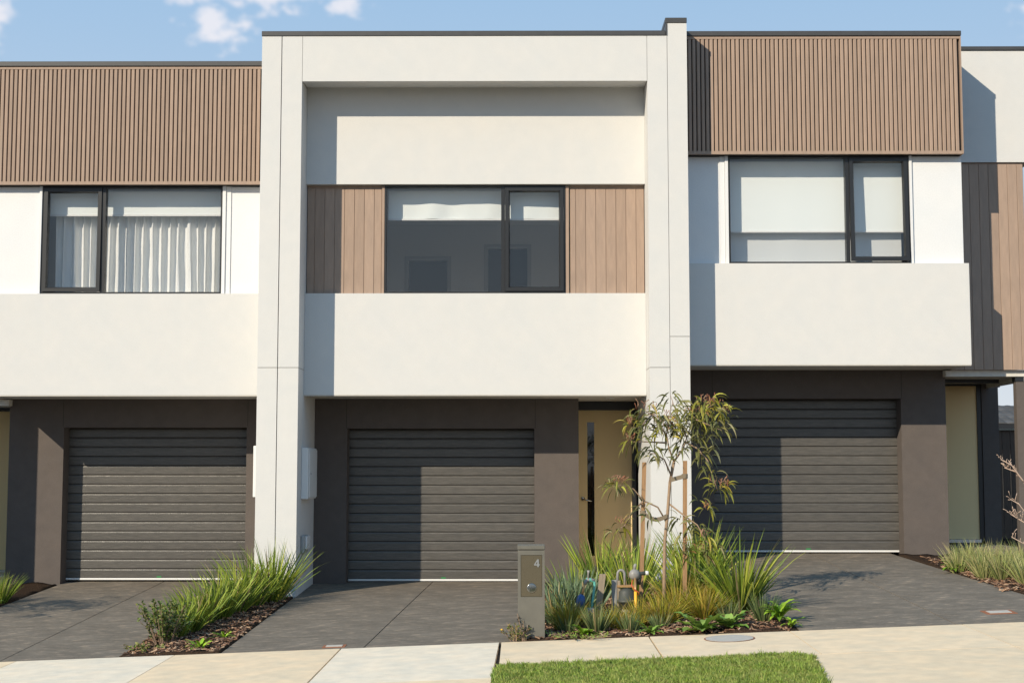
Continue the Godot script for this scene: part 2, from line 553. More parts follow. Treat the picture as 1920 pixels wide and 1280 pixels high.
func roller_blind(x0: float, x1: float, y0: float, y1: float, z: float, wave: float, m: Material, label: String) -> void:
	var t := thing("roller_blind", Vector3((x0 + x1) / 2, y0, z), label, "blind")
	var st := B(true)
	var n := 60
	for i in n:
		for j in 4:
			var pt := func(a: int, b: int) -> Vector3:
				var x := lerpf(x0, x1, float(a) / n)
				var y := lerpf(y0, y1, b / 4.0)
				return Vector3(x, y, z + wave * (1.0 - b / 4.0 * 0.4) * (sin(x * 9.0) + 0.5 * sin(x * 15.7 + 1.0)))
			quad(st, pt.call(i, j), pt.call(i + 1, j), pt.call(i + 1, j + 1), pt.call(i, j + 1))
	part(t, "fabric", fin(st), m)
	part(t, "bottom_rail", bx(x0, x1, y0 - 0.022, y0, z - 0.008, z + 0.008), M.plastic)
	part(t, "roller", tb([Vector3(x0 - 0.02, y1 - 0.01, z - 0.035), Vector3(x1 + 0.02, y1 - 0.01, z - 0.035)], [0.03, 0.03], 12), m)

func curtain(x0: float, x1: float, y0: float, y1: float, z: float, label: String) -> void:
	var t := thing("curtain", Vector3((x0 + x1) / 2, y0, z), label, "curtain")
	var st := B(true)
	var n := 420
	var nf := FastNoiseLite.new()
	nf.seed = 8
	nf.frequency = 1.6
	var pt := func(a: int, b: int) -> Vector3:
		var x := lerpf(x0, x1, float(a) / n)
		var k := b / 8.0
		var ph := x * 53.0 + 2.2 * nf.get_noise_2d(x * 2.0, 0.0) + (1.0 - k) * 3.4 * nf.get_noise_2d(x * 1.4, 7.0)
		var w := sin(ph)
		var dz := 0.042 * (signf(w) * pow(absf(w), 0.7)) + 0.012 * nf.get_noise_2d(x * 9.0, k * 2.0)
		return Vector3(x + 0.012 * cos(ph), lerpf(y0, y1, k), z + dz)
	for i in n:
		for j in 8:
			quad(st, pt.call(i, j), pt.call(i + 1, j), pt.call(i + 1, j + 1), pt.call(i, j + 1))
	part(t, "fabric", fin(st), M.sheer)
	part(t, "track", bx(x0 - 0.03, x1 + 0.03, y1, y1 + 0.03, z - 0.02, z + 0.02), M.plastic)

# a sectional garage door made of ribs
func garage_door(house: Node3D, x0: float, x1: float, y0: float, y1: float, z: float) -> void:
	var gd := part(house, "garage_door", bx(x0, x1, y0 + 0.01, y1, z - 0.05, z - 0.014), M.dark_joint_and_gap_shade)
	var n := 16
	var ph := (y1 - y0 - 0.035) / n
	for i in n:
		var a := y0 + 0.035 + i * ph
		var b := a + ph
		var st := B()
		# profile (y, z): square at the foot, a small sloping ledge on top that catches the sun
		var pr := [[a + 0.004, -0.012], [a + 0.004, -0.003], [a + 0.007, 0.0], [b - 0.026, 0.0], [b - 0.012, -0.005], [b - 0.005, -0.011], [b - 0.005, -0.012]]
		for k in pr.size() - 1:
			quad(st, Vector3(x0, pr[k][0], z + pr[k][1]), Vector3(x1, pr[k][0], z + pr[k][1]), Vector3(x1, pr[k + 1][0], z + pr[k + 1][1]), Vector3(x0, pr[k + 1][0], z + pr[k + 1][1]))
		part(gd, "panel", fin(st), M.door[(i * 2 + i / 4) % 3])
	part(gd, "bottom_seal", cb(Vector3(x0, y0 + 0.006, z - 0.03), Vector3(x1, y0 + 0.034, z + 0.006), 0.006), M.seal)
	part(gd, "sticker", bx(lerpf(x0, x1, 0.50), lerpf(x0, x1, 0.525), y0 + 0.04, y0 + 0.062, z, z + 0.003), M.green)

# the charcoal wall round a garage door
func garage_wall(house: Node3D, x0: float, x1: float, ox0: float, ox1: float, y0: float, oy: float, y1: float, z: float, zd: float) -> void:
	var st := B()
	box(st, x0, ox0, y0 - 0.1, y1, zd - 0.1, z)
	box(st, ox1, x1, y0 - 0.1, y1, zd - 0.1, z)
	box(st, ox0, ox1, oy, y1, zd - 0.1, z)
	var w := part(house, "garage_wall", fin(st), M.charcoal)
	for x in [ox0 - 0.012, ox1 + 0.012]:
		part(w, "control_joint", bx(x - 0.003, x + 0.003, oy + 0.002, y1 - 0.01, z, z + 0.0015), M.dark_joint_and_gap_shade)

func clad(house: Node3D, x0: float, x1: float, y0: float, y1: float, z: float, pitch: float, start: float) -> void:
	part(house, "cladding_back", bx(x0, x1, y0, y1, z - 0.06, z - 0.012), M.brown[0])
	var x := x0
	var nx := x0 + start
	var k := 0
	while x < x1 - 0.004:
		var e := minf(nx, x1)
		if e - x > 0.012:
			var st := B()
			var pr := [[x + 0.0012, -0.013], [x + 0.0012, -0.005], [x + 0.006, 0.0], [e - 0.006, 0.0], [e - 0.0012, -0.005], [e - 0.0012, -0.013]]
			for i in pr.size() - 1:
				quad(st, Vector3(pr[i][0], y0, z + pr[i][1]), Vector3(pr[i + 1][0], y0, z + pr[i + 1][1]), Vector3(pr[i + 1][0], y1, z + pr[i + 1][1]), Vector3(pr[i][0], y1, z + pr[i][1]))
			part(house, "board", fin(st), M.brown[(k * 3 + 1) % 4])
		x = e
		nx += pitch
		k += 1

func entry_door(house: Node3D, x0: float, x1: float, y0: float, y1: float, z: float, slot: Array, knob: float) -> void:
	var st := B()
	if slot.size() == 4:
		box(st, x0, slot[0], y0, y1, z - 0.04, z)
		box(st, slot[1], x1, y0, y1, z - 0.04, z)
		box(st, slot[0], slot[1], y0, slot[2], z - 0.04, z)
		box(st, slot[0], slot[1], slot[3], y1, z - 0.04, z)
	else:
		box(st, x0, x1, y0, y1, z - 0.04, z)
	var d := part(house, "entry_door", fin(st), M.entry)
	if slot.size() == 4:
		part(d, "glass_strip", bx(slot[0], slot[1], slot[2], slot[3], z - 0.03, z - 0.012), M.dark_glass)
		part(d, "lock", tb([Vector3(knob, y0 + 0.955, z), Vector3(knob, y0 + 0.955, z + 0.03)], [0.028, 0.026], 16), M.chrome)
		part(d, "handle", tb([Vector3(knob, y0 + 0.955, z + 0.03), Vector3(knob + 0.01, y0 + 0.95, z + 0.055), Vector3(knob + 0.06, y0 + 0.935, z + 0.058), Vector3(knob + 0.12, y0 + 0.925, z + 0.058)], [0.011, 0.011, 0.009, 0.008], 8), M.chrome)
	part(d, "sill", bx(x0 - 0.01, x1 + 0.01, y0 - 0.05, y0 - 0.004, z - 0.06, z + 0.05), M.steel)

# roof, side and back walls that close a house
func shell(house: Node3D, x0: float, x1: float, y0: float, y1: float, z0: float, z1: float) -> void:
	var st := B()
	box(st, x0, x0 + 0.15, y0 - 0.3, y1, z1, z0)
	box(st, x1 - 0.15, x1, y0 - 0.3, y1, z1, z0)
	box(st, x0 + 0.15, x1 - 0.15, y0 - 0.3, y1, z1, z1 + 0.15)
	part(house, "outer_wall", fin(st), M.white)
	part(house, "roof", bx(x0 + 0.15, x1 - 0.15, y1 - 0.45, y1 - 0.3, z1 + 0.15, z0 - 0.02), M.capping)

func capping(house: Node3D, x0: float, x1: float, y0: float, y1: float, z0: float, z1: float) -> void:
	part(house, "capping", cb(Vector3(minf(x0, x1), y0, z1), Vector3(maxf(x0, x1), y1, z0), 0.004), M.capping)

# ---------------------------------------------------------------- the middle house
func middle_house() -> void:
	var h := thing("white_townhouse", Vector3(-0.6, 0.02, -1.0), "white framed townhouse with brown boards beside its upper window", "house")
	# piers, each of two stacked panels with a recessed joint between
	for p in [[-3.097, -2.836], [1.636, 1.892]]:
		part(h, "pier", bx(p[0], p[1], -0.15, 2.842, -1.95, 0.0), M.white)
		part(h, "pier", bx(p[0], p[1], 2.850, 7.157, -1.95, 0.0), M.white)
		part(h, "pier_joint", bx(p[0] + 0.004, p[1] - 0.004, 2.842, 2.850, -1.9, -0.008), M.joint)
	# lintel panel, its underside rising a little towards the back
	var st := B()
	var lx0 := -2.831
	var lx1 := 1.631
	hexa(st, [Vector3(lx0, 6.559, 0.0), Vector3(lx1, 6.559, 0.0), Vector3(lx1, 6.60, -0.49), Vector3(lx0, 6.60, -0.49),
		Vector3(lx0, 7.157, 0.0), Vector3(lx1, 7.157, 0.0), Vector3(lx1, 7.157, -0.49), Vector3(lx0, 7.157, -0.49)])
	part(h, "lintel", fin(st), M.white)
	for x in [-2.8335, 1.6335]:
		part(h, "lintel_joint", bx(x - 0.0024, x + 0.0024, 6.57, 7.15, -0.45, -0.008), M.joint)
	part(h, "upper_wall", bx(-2.835, 1.635, 5.306, 7.15, -0.75, -0.492), M.white)
	# brown boards left and right of the window
	clad(h, -2.83, -1.842, 3.862, 5.262, -0.572, 0.1315, 0.10)
	clad(h, 0.650, 1.629, 3.862, 5.262, -0.572, 0.1330, 0.075)
	part(h, "head_trim", bx(-2.832, -1.842, 5.262, 5.304, -0.62, -0.585), M.brown[0])
	part(h, "head_trim", bx(0.650, 1.629, 5.262, 5.304, -0.62, -0.585), M.brown[0])
	part(h, "jamb", bx(-1.840, -1.806, 3.862, 5.285, -0.64, -0.555), M.brown[2])
	part(h, "jamb", bx(0.592, 0.632, 3.862, 5.285, -0.64, -0.555), M.brown[2])
	window(h, -1.803, 0.588, 3.862, 5.300, -0.572, 1, 0.80, 0.012)
	room(h, -2.70, 1.50, 2.75, 5.40, -0.665, -4.3, [[-1.77, -1.16, 4.84], [-0.52, 0.10, 5.03]])
	# projecting band under the window
	part(h, "front_band", bx(-2.834, 1.634, 2.524, 3.855, -0.62, -0.488), M.white)
	part(h, "soffit", bx(-2.834, 1.634, 2.526, 2.60, -3.1, -0.622), M.soffit)
	part(h, "drip_edge", bx(-2.832, 1.632, 2.512, 2.523, -0.55, -0.492), M.soffit)
	garage_wall(h, -2.834, 0.789, -2.387, 0.182, 0.0, 2.118, 2.524, -1.545, -1.795)
	garage_door(h, -2.386, 0.181, 0.022, 2.117, -1.795)
	# entry
	part(h, "entry_wall", bx(0.66, 0.787, -0.1, 2.524, -2.65, -1.897), M.charcoal)
	part(h, "door_frame", door_frame(0.79, 1.634, 0.14, 2.524, -2.30, 0.795, 1.578, 2.40), M.black)
	part(h, "entry_wall", bx(0.79, 1.634, 0.10, 2.524, -2.72, -2.56), M.black)
	entry_door(h, 0.80, 1.605, 0.185, 2.50, -2.51, [0.950, 1.050, 0.335, 2.235], 0.888)
	var dl := part(h, "downlight", tb([Vector3(1.21, 2.524, -1.3), Vector3(1.21, 2.515, -1.3)], [0.06, 0.055], 16), M.plastic)
	part(dl, "lens", tb([Vector3(1.21, 2.515, -1.3), Vector3(1.21, 2.512, -1.3)], [0.04, 0.04], 16), M.grey_plastic)
	# meter cupboard and weatherproof socket on the pier's inner face
	var mb := part(h, "meter_box", cb(Vector3(-2.834, 1.175, -1.10), Vector3(-2.745, 1.835, -0.34), 0.006), M.plastic)
	part(mb, "cover", cb(Vector3(-2.743, 1.195, -1.09), Vector3(-2.733, 1.815, -0.40), 0.003), M.plastic)
	part(mb, "lock", tb([Vector3(-2.733, 1.50, -0.50), Vector3(-2.726, 1.50, -0.50)], [0.012, 0.012], 10), M.grey_plastic)
	var so := part(h, "power_socket", cb(Vector3(-2.834, 0.48, -0.72), Vector3(-2.785, 0.71, -0.36), 0.012), M.grey_plastic)
	part(so, "cover", cb(Vector3(-2.784, 0.53, -0.70), Vector3(-2.757, 0.70, -0.40), 0.008), M.plastic)
	capping(h, -3.366, 1.875, 7.158, 7.222, 0.012, -0.30)
	shell(h, -3.09, 1.88, 0.0, 7.1, -1.96, -11.0)

func door_frame(x0: float, x1: float, y0: float, y1: float, z: float, dx0: float, dx1: float, dy: float) -> ArrayMesh:
	var st := B()
	box(st, x0, dx0, y0, y1, z - 0.12, z)
	box(st, dx1, x1, y0, y1, z - 0.12, z)
	box(st, dx0, dx1, dy, y1, z - 0.12, z)
	return fin(st)

# ---------------------------------------------------------------- the two outer houses
# s = +1: the house up the street; -1: its mirror image down the street. u is the distance from XC.
func outer_house(s: int, dy: float, label: String) -> void:
	var X := func(u: float) -> float: return XC + s * u
	var h := thing("battened_townhouse", Vector3(X.call(4.9), dy + 0.02, -1.0), label, "house")
	var R := func(called: String, u0: float, u1: float, y0: float, y1: float, z0: float, z1: float, m: Material) -> MeshInstance3D:
		return part(h, called, bx(X.call(u0), X.call(u1), y0 + dy, y1 + dy, z0, z1), m)
	# half pier beside the middle house
	var top: float = 7.157 if s < 0 else 6.929
	var jy: float = 2.846
	R.call("pier", 2.503, 2.755, -0.2, jy - 0.004, -1.95, 0.0, M.white)
	R.call("pier", 2.503, 2.755, jy + 0.004, top, -1.95, 0.0, M.white)
	R.call("pier_joint", 2.507, 2.751, jy - 0.004, jy + 0.004, -1.9, -0.008, M.joint)
	if s > 0:
		# the party wall steps up above the middle house: capping folded over its edge
		capping(h, X.call(2.478), X.call(2.758), top + dy, top + dy + 0.067, 0.012, -6.0)
		R.call("capping", 2.484, 2.502, 6.765, top, -6.0, 0.010, M.capping)
	# battens over a backing painted near black as gap shade, between two rails
	var y0 := 5.339
	var y1 := 6.845
	R.call("shade_painted_backing", 2.757, 6.42, 5.30, 6.88, -0.62, -0.490, M.dark_joint_and_gap_shade)
	R.call("rail", 2.757, 6.432, 6.847, 6.884, -0.490, -0.444, M.brown[2])
	R.call("rail", 2.757, 6.432, 5.297, 5.338, -0.490, -0.444, M.brown[2])
	R.call("corner_trim", 6.420, 6.437, 5.298, 6.884, -1.325, -0.440, M.brown[1])
	var pitch := 0.0577
	var pr := [[0.0, -0.042], [0.001, -0.007], [0.009, 0.0], [0.040, 0.0], [0.0438, -0.004], [0.0446, -0.042]]
	var bm := B()
	for k in 5:
		quad(bm, Vector3(pr[k][0], y0, pr[k][1]), Vector3(pr[k + 1][0], y0, pr[k + 1][1]), Vector3(pr[k + 1][0], y1, pr[k + 1][1]), Vector3(pr[k][0], y1, pr[k][1]))
	var batten := fin(bm)
	var n := int((6.42 - 2.757) / pitch)
	for k in n:
		var xa: float = minf(X.call(2.757), X.call(6.42)) + 0.006 + k * pitch
		put(h, "batten", batten, M.brown[(k * 7 + k / 5) % 4], Vector3(xa, dy, -0.4478))
	capping(h, X.call(2.757), X.call(6.44), 6.886 + dy, 6.950 + dy, -0.425, -1.31)
	# white panels and window
	var wy0 := 3.862
	var wy1 := 5.294
	R.call("panel", 2.757, 3.233, wy0, wy1 - 0.01, -0.66, -0.575, M.bright)
	R.call("trim", 3.235, 3.300, wy0, wy1 - 0.004, -0.66, -0.562, M.bright)
	R.call("trim", 3.303, 3.346, wy0, wy1, -0.66, -0.545, M.bright)
	R.call("trim", 5.741, 5.775, wy0, wy1, -0.66, -0.545, M.bright)
	R.call("panel", 5.782, 6.436, wy0, wy1 - 0.006, -0.66, -0.570, M.bright)
	R.call("panel", 6.395, 6.444, wy0, wy1 - 0.006, -1.30, -0.662, M.bright)
	window(h, minf(X.call(3.35), X.call(5.738)), maxf(X.call(3.35), X.call(5.738)), wy0 + dy, wy1 + dy, -0.575, s, 0.79, 0.035 if s > 0 else 0.01)
	var ra: float = minf(X.call(2.9), X.call(6.3))
	var rb: float = maxf(X.call(2.9), X.call(6.3))
	room(h, ra, rb, 2.75 + dy, 5.36 + dy, -0.665, -4.0, [])
	# projecting band
	R.call("front_band", 2.757, 6.478, 2.520, 3.853, -1.329, -0.488, M.white)
	R.call("drip_edge", 2.760, 6.475, 2.508, 2.519, -0.55, -0.492, M.soffit)
	R.call("soffit", 2.757, 6.40, 2.522, 2.60, -2.2, -1.331, M.soffit)
	# garage
	var oa: float = 3.245 if s > 0 else 3.163
	var ob: float = 5.816 if s > 0 else 5.679
	var oxa: float = minf(X.call(oa), X.call(ob))
	var oxb: float = maxf(X.call(oa), X.call(ob))
	var wxa: float = minf(X.call(2.757), X.call(6.43))
	var wxb: float = maxf(X.call(2.757), X.call(6.43))
	var gy: float = 0.022 + dy if s > 0 else 0.035
	garage_wall(h, wxa, wxb, oxa, oxb, 0.0 + dy, 2.132 + dy, 2.520 + dy, -1.545, -1.795)
	garage_door(h, oxa + 0.001, oxb - 0.001, gy, 2.131 + dy, -1.795)
	# set-back wing over the entry
	var we: float = 7.517 if s > 0 else 7.20
	R.call("wing_wall", 6.40, we + (0.12 if s > 0 else 0.0), 5.372, 6.94, -1.75, -1.330, M.white)
	capping(h, X.call(6.44), X.call(we + (0.14 if s > 0 else 0.01)), 6.942 + dy, 6.996 + dy, -1.31, -1.80)
	clad(h, minf(X.call(6.45), X.call(we)), maxf(X.call(6.45), X.call(we)), 2.512 + dy, 5.345 + dy, -1.345, 0.1315, 0.06)
	R.call("head_trim", 6.45, we, 5.345, 5.370, -1.42, -1.362, M.brown[0])
	R.call("wing_soffit", 6.40, we, 2.425, 2.510, -4.2, -1.41, M.soffit)
	R.call("side_beam", we - 0.045, we, 2.36, 2.424, -4.2, -1.42, M.soffit)
	R.call("entry_wall", 6.30, 6.428, -0.1, 2.42, -3.2, -1.897, M.charcoal)
	R.call("bulkhead", 6.432, 7.335, 2.375, 2.424, -2.15, -2.05, M.black)
	if s > 0:
		R.call("entry_wall", 7.40, 7.645, -0.1, 2.424, -3.4, -3.08, M.charcoal)
		R.call("side_wall", 7.70, 7.80, -0.1, 2.40, -4.1, -3.6, M.charcoal)
		R.call("gutter", 7.70, 7.835, 2.402, 2.44, -4.1, -3.57, M.black)
	else:
		R.call("entry_wall", 7.05, 7.2, -0.1, 2.424, -2.6, -2.28, M.charcoal)
	var de: float = 7.335 if s > 0 else 6.985
	var dz: float = -3.1 if s > 0 else -2.3
	part(h, "door_frame", door_frame(minf(X.call(6.43), X.call(de + 0.06)), maxf(X.call(6.43), X.call(de + 0.06)), 0.12 + dy, 2.424 + dy, dz,
		minf(X.call(6.435), X.call(de)), maxf(X.call(6.435), X.call(de)), 2.395 + dy), M.black)
	entry_door(h, minf(X.call(6.437), X.call(de - 0.002)), maxf(X.call(6.437), X.call(de - 0.002)), 0.15 + dy, 2.394 + dy, dz - 0.02, [], 0.0)
	if s > 0:
		R.call("post", 7.365, 7.50, -0.2, 2.36, -1.56, -1.44, M.charcoal)
		R.call("post_cap", 7.355, 7.51, 2.36, 2.424, -1.57, -1.43, M.black)
	else:
		part(h, "meter_box", cb(Vector3(-3.455, 1.20, -1.10), Vector3(-3.366, 1.86, -0.34), 0.006), M.plastic)
		part(h, "tap_box", cb(Vector3(-3.405, 0.30, -0.5), Vector3(-3.366, 0.56, -0.2), 0.006), M.plastic)
	shell(h, minf(X.call(2.51), X.call(we - 0.02)), maxf(X.call(2.51), X.call(we - 0.02)), dy, 6.9 + dy, -4.3, -11.0)
	# upper walls that close the gap between the front and the back of the house
	var st := B()
	box(st, X.call(2.51), X.call(2.66), 2.6 + dy, 6.9 + dy, -4.3, -1.96)
	box(st, X.call(we - 0.17), X.call(we - 0.02), 2.52 + dy, 6.9 + dy, -4.3, -1.76)
	part(h, "side_wall", fin(st), M.white)
	R.call("front_roof", 2.70, 6.38, 6.50, 6.62, -4.28, -0.63, M.capping)
	R.call("wing_roof", 6.385, we - 0.18, 6.50, 6.62, -4.28, -1.76, M.capping)

func next_house() -> void:
	var h := thing("white_townhouse", Vector3(-10.2, 0.0, -1.0), "white framed townhouse past the battened house without the tree", "house")
	part(h, "pier", bx(-8.40, -7.885, -0.2, 7.15, -1.95, 0.0), M.white)
	part(h, "front_wall", bx(-12.4, -8.41, 2.5, 7.15, -0.75, -0.49), M.white)
	part(h, "garage_wall", bx(-12.4, -8.41, -0.2, 2.5, -1.9, -1.545), M.charcoal)
	part(h, "soffit", bx(-12.4, -8.41, 2.502, 2.6, -1.9, -0.752), M.soffit)
	part(h, "pier", bx(-12.93, -12.41, -0.2, 7.15, -1.95, 0.0), M.white)
	shell(h, -12.92, -7.9, 0.0, 7.1, -1.96, -11.0)

# ---------------------------------------------------------------- neighbour behind, fence
func background() -> void:
	var n := thing("tiled_house", Vector3(18.0, 0.4, -29.0), "low brick house with a dark tiled roof beyond the paling fence", "house")
	var zf := -26.5
	part(n, "wall", bx(10.0, 26.0, 0.2, 2.82, zf - 5.0, zf - 0.055), M.mortar)
	var bm := cb(Vector3(-0.115, 0, -0.05), Vector3(0.115, 0.076, 0.0), 0.004)
	for r in 8:
		for c in 34:
			var x := 13.0 + c * 0.24 + (0.12 if r % 2 else 0.0)
			put(n, "brick", bm, M.brick[(r * 5 + c * 3 + (c * r) % 4) % 3], Vector3(x, 2.10 + r * 0.086, zf))
	part(n, "fascia", bx(9.6, 26.4, 2.80, 2.99, zf + 0.42, zf + 0.45), M.black)
	var back := B()
	quad(back, Vector3(9.6, 2.98, zf + 0.45), Vector3(26.4, 2.98, zf + 0.45), Vector3(26.4, 3.63, zf - 1.9), Vector3(9.6, 3.63, zf - 1.9))
	quad(back, Vector3(26.4, 2.98, zf - 6.8), Vector3(9.6, 2.98, zf - 6.8), Vector3(9.6, 3.63, zf - 1.9), Vector3(26.4, 3.63, zf - 1.9))
	var roof := part(n, "roof", fin(back), M.tile[0])
	# tiles: a rounded pan each, only where the gap between the houses shows them
	var tm := B(true)
	var w := 0.30
	var prof := []
	for k in 7:
		var t := k / 6.0
		prof.append(Vector2(w * t, 0.028 * sin(PI * t) + 0.012))
	for k in 6:
		quad(tm, Vector3(prof[k].x, prof[k].y, 0.0), Vector3(prof[k + 1].x, prof[k + 1].y, 0.0), Vector3(prof[k + 1].x, prof[k + 1].y - 0.008, -0.36), Vector3(prof[k].x, prof[k].y - 0.008, -0.36))
		quad(tm, Vector3(prof[k].x, -0.01, 0.0), Vector3(prof[k + 1].x, -0.01, 0.0), Vector3(prof[k + 1].x, prof[k + 1].y, 0.0), Vector3(prof[k].x, prof[k].y, 0.0))
	var tile := fin(tm)
	var slope := atan2(0.65, 2.35)
	for r in 7:
		for c in 20:
			var d := r * 0.33
			put(roof, "tile", tile, M.tile[(r * 3 + c * 5 + (r * c) % 3) % 3], Vector3(12.6 + c * w, 2.985 + d * sin(slope), zf + 0.47 - d * cos(slope)), Vector3(slope, 0, 0))
	# paling fence
	var fz := -9.0
	var f := thing("paling_fence", Vector3(9.5, 0.5, fz), "weathered brown paling fence beside the house past the entry post", "fence")
	part(f, "rail", bx(7.2, 14.0, 1.95, 2.03, fz - 0.10, fz - 0.02), M.paling)
	part(f, "rail", bx(7.2, 14.0, 0.75, 0.83, fz - 0.10, fz - 0.02), M.paling)
	part(f, "top_plate", bx(7.2, 14.0, 2.30, 2.335, fz - 0.06, fz + 0.05), M.grey_timber)
	rng.seed = 41
	for k in 44:
		var x := 7.2 + k * 0.15
		part(f, "paling", bx(x + 0.003, x + 0.143, 0.1, 2.298 + rng.randf_range(-0.012, 0.0), fz - 0.018 - rng.randf() * 0.004, fz + rng.randf() * 0.006), M.paling)

# ---------------------------------------------------------------- mailbox, meters, covers
func mailbox() -> void:
	var x0 := -0.032
	var x1 := 0.226
	var z1 := 4.40
	var z0 := 4.10
	var g := ground_y(0.1, 4.3)
	var t := thing("mailbox", Vector3(0.097, g, 4.25), "grey metal pillar letterbox with a bronze front plate numbered 4", "letterbox")
	var y0 := g - 0.02
	var y1 := y0 + 0.868
	# pillar with an opening for the plate
	var px0 := x0 + 0.028
	var px1 := x1 - 0.024
	var py0 := y1 - 0.443
	var py1 := y1 - 0.045
	var st := B()
	cbox(st, Vector3(x0, y0, z0), Vector3(x1, y1, z1 - 0.012), 0.006)
	part(t, "pillar", fin(st), M.mailbox)
	var fr := B()
	box(fr, x0, px0, y0, y1, z1 - 0.0121, z1)
	box(fr, px1, x1, y0, y1, z1 - 0.0121, z1)
	box(fr, px0, px1, y0, py0, z1 - 0.0121, z1)
	box(fr, px0, px1, py1, y1, z1 - 0.0121, z1)
	part(t, "front_frame", fin(fr), M.mailbox)
	var pl := part(t, "front_plate", cb(Vector3(px0 + 0.002, py0 + 0.002, z1 - 0.011), Vector3(px1 - 0.002, py1 - 0.002, z1 - 0.004), 0.002), M.plate)
	part(t, "lid", cb(Vector3(x0 - 0.003, y1 + 0.006, z0), Vector3(x1 + 0.003, y1 + 0.047, z1 + 0.004), 0.005), M.mailbox)
	part(t, "lid_gasket", bx(x0 + 0.008, x1 - 0.008, y1 - 0.001, y1 + 0.007, z0 + 0.01, z1 - 0.01), M.black)
	var f := SystemFont.new()
	f.font_names = PackedStringArray(["Droid Sans"])
	f.font_italic = true
	f.font_weight = 700
	var tx := TextMesh.new()
	tx.text = "4"
	tx.font = f
	tx.font_size = 64
	tx.pixel_size = 0.0016
	tx.depth = 0.006
	put(pl, "house_number", tx, M.steel, Vector3(0.151, py1 - 0.079, z1))
	var c := Vector3(0.100, py0 + 0.083, z1 - 0.003)
	var ring := B(true)
	for k in 20:
		var a := TAU * k / 20
		var b := TAU * (k + 1) / 20
		for e in [[0.046, 0.0, 0.046, 0.004], [0.046, 0.004, 0.040, 0.005], [0.040, 0.005, 0.0, 0.0075]]:
			quad(ring, c + Vector3(cos(a) * e[0], sin(a) * e[0], e[1]), c + Vector3(cos(b) * e[0], sin(b) * e[0], e[1]), c + Vector3(cos(b) * e[2], sin(b) * e[2], e[3]), c + Vector3(cos(a) * e[2], sin(a) * e[2], e[3]))
	part(pl, "lock_cover", fin(ring), M.dull_steel)

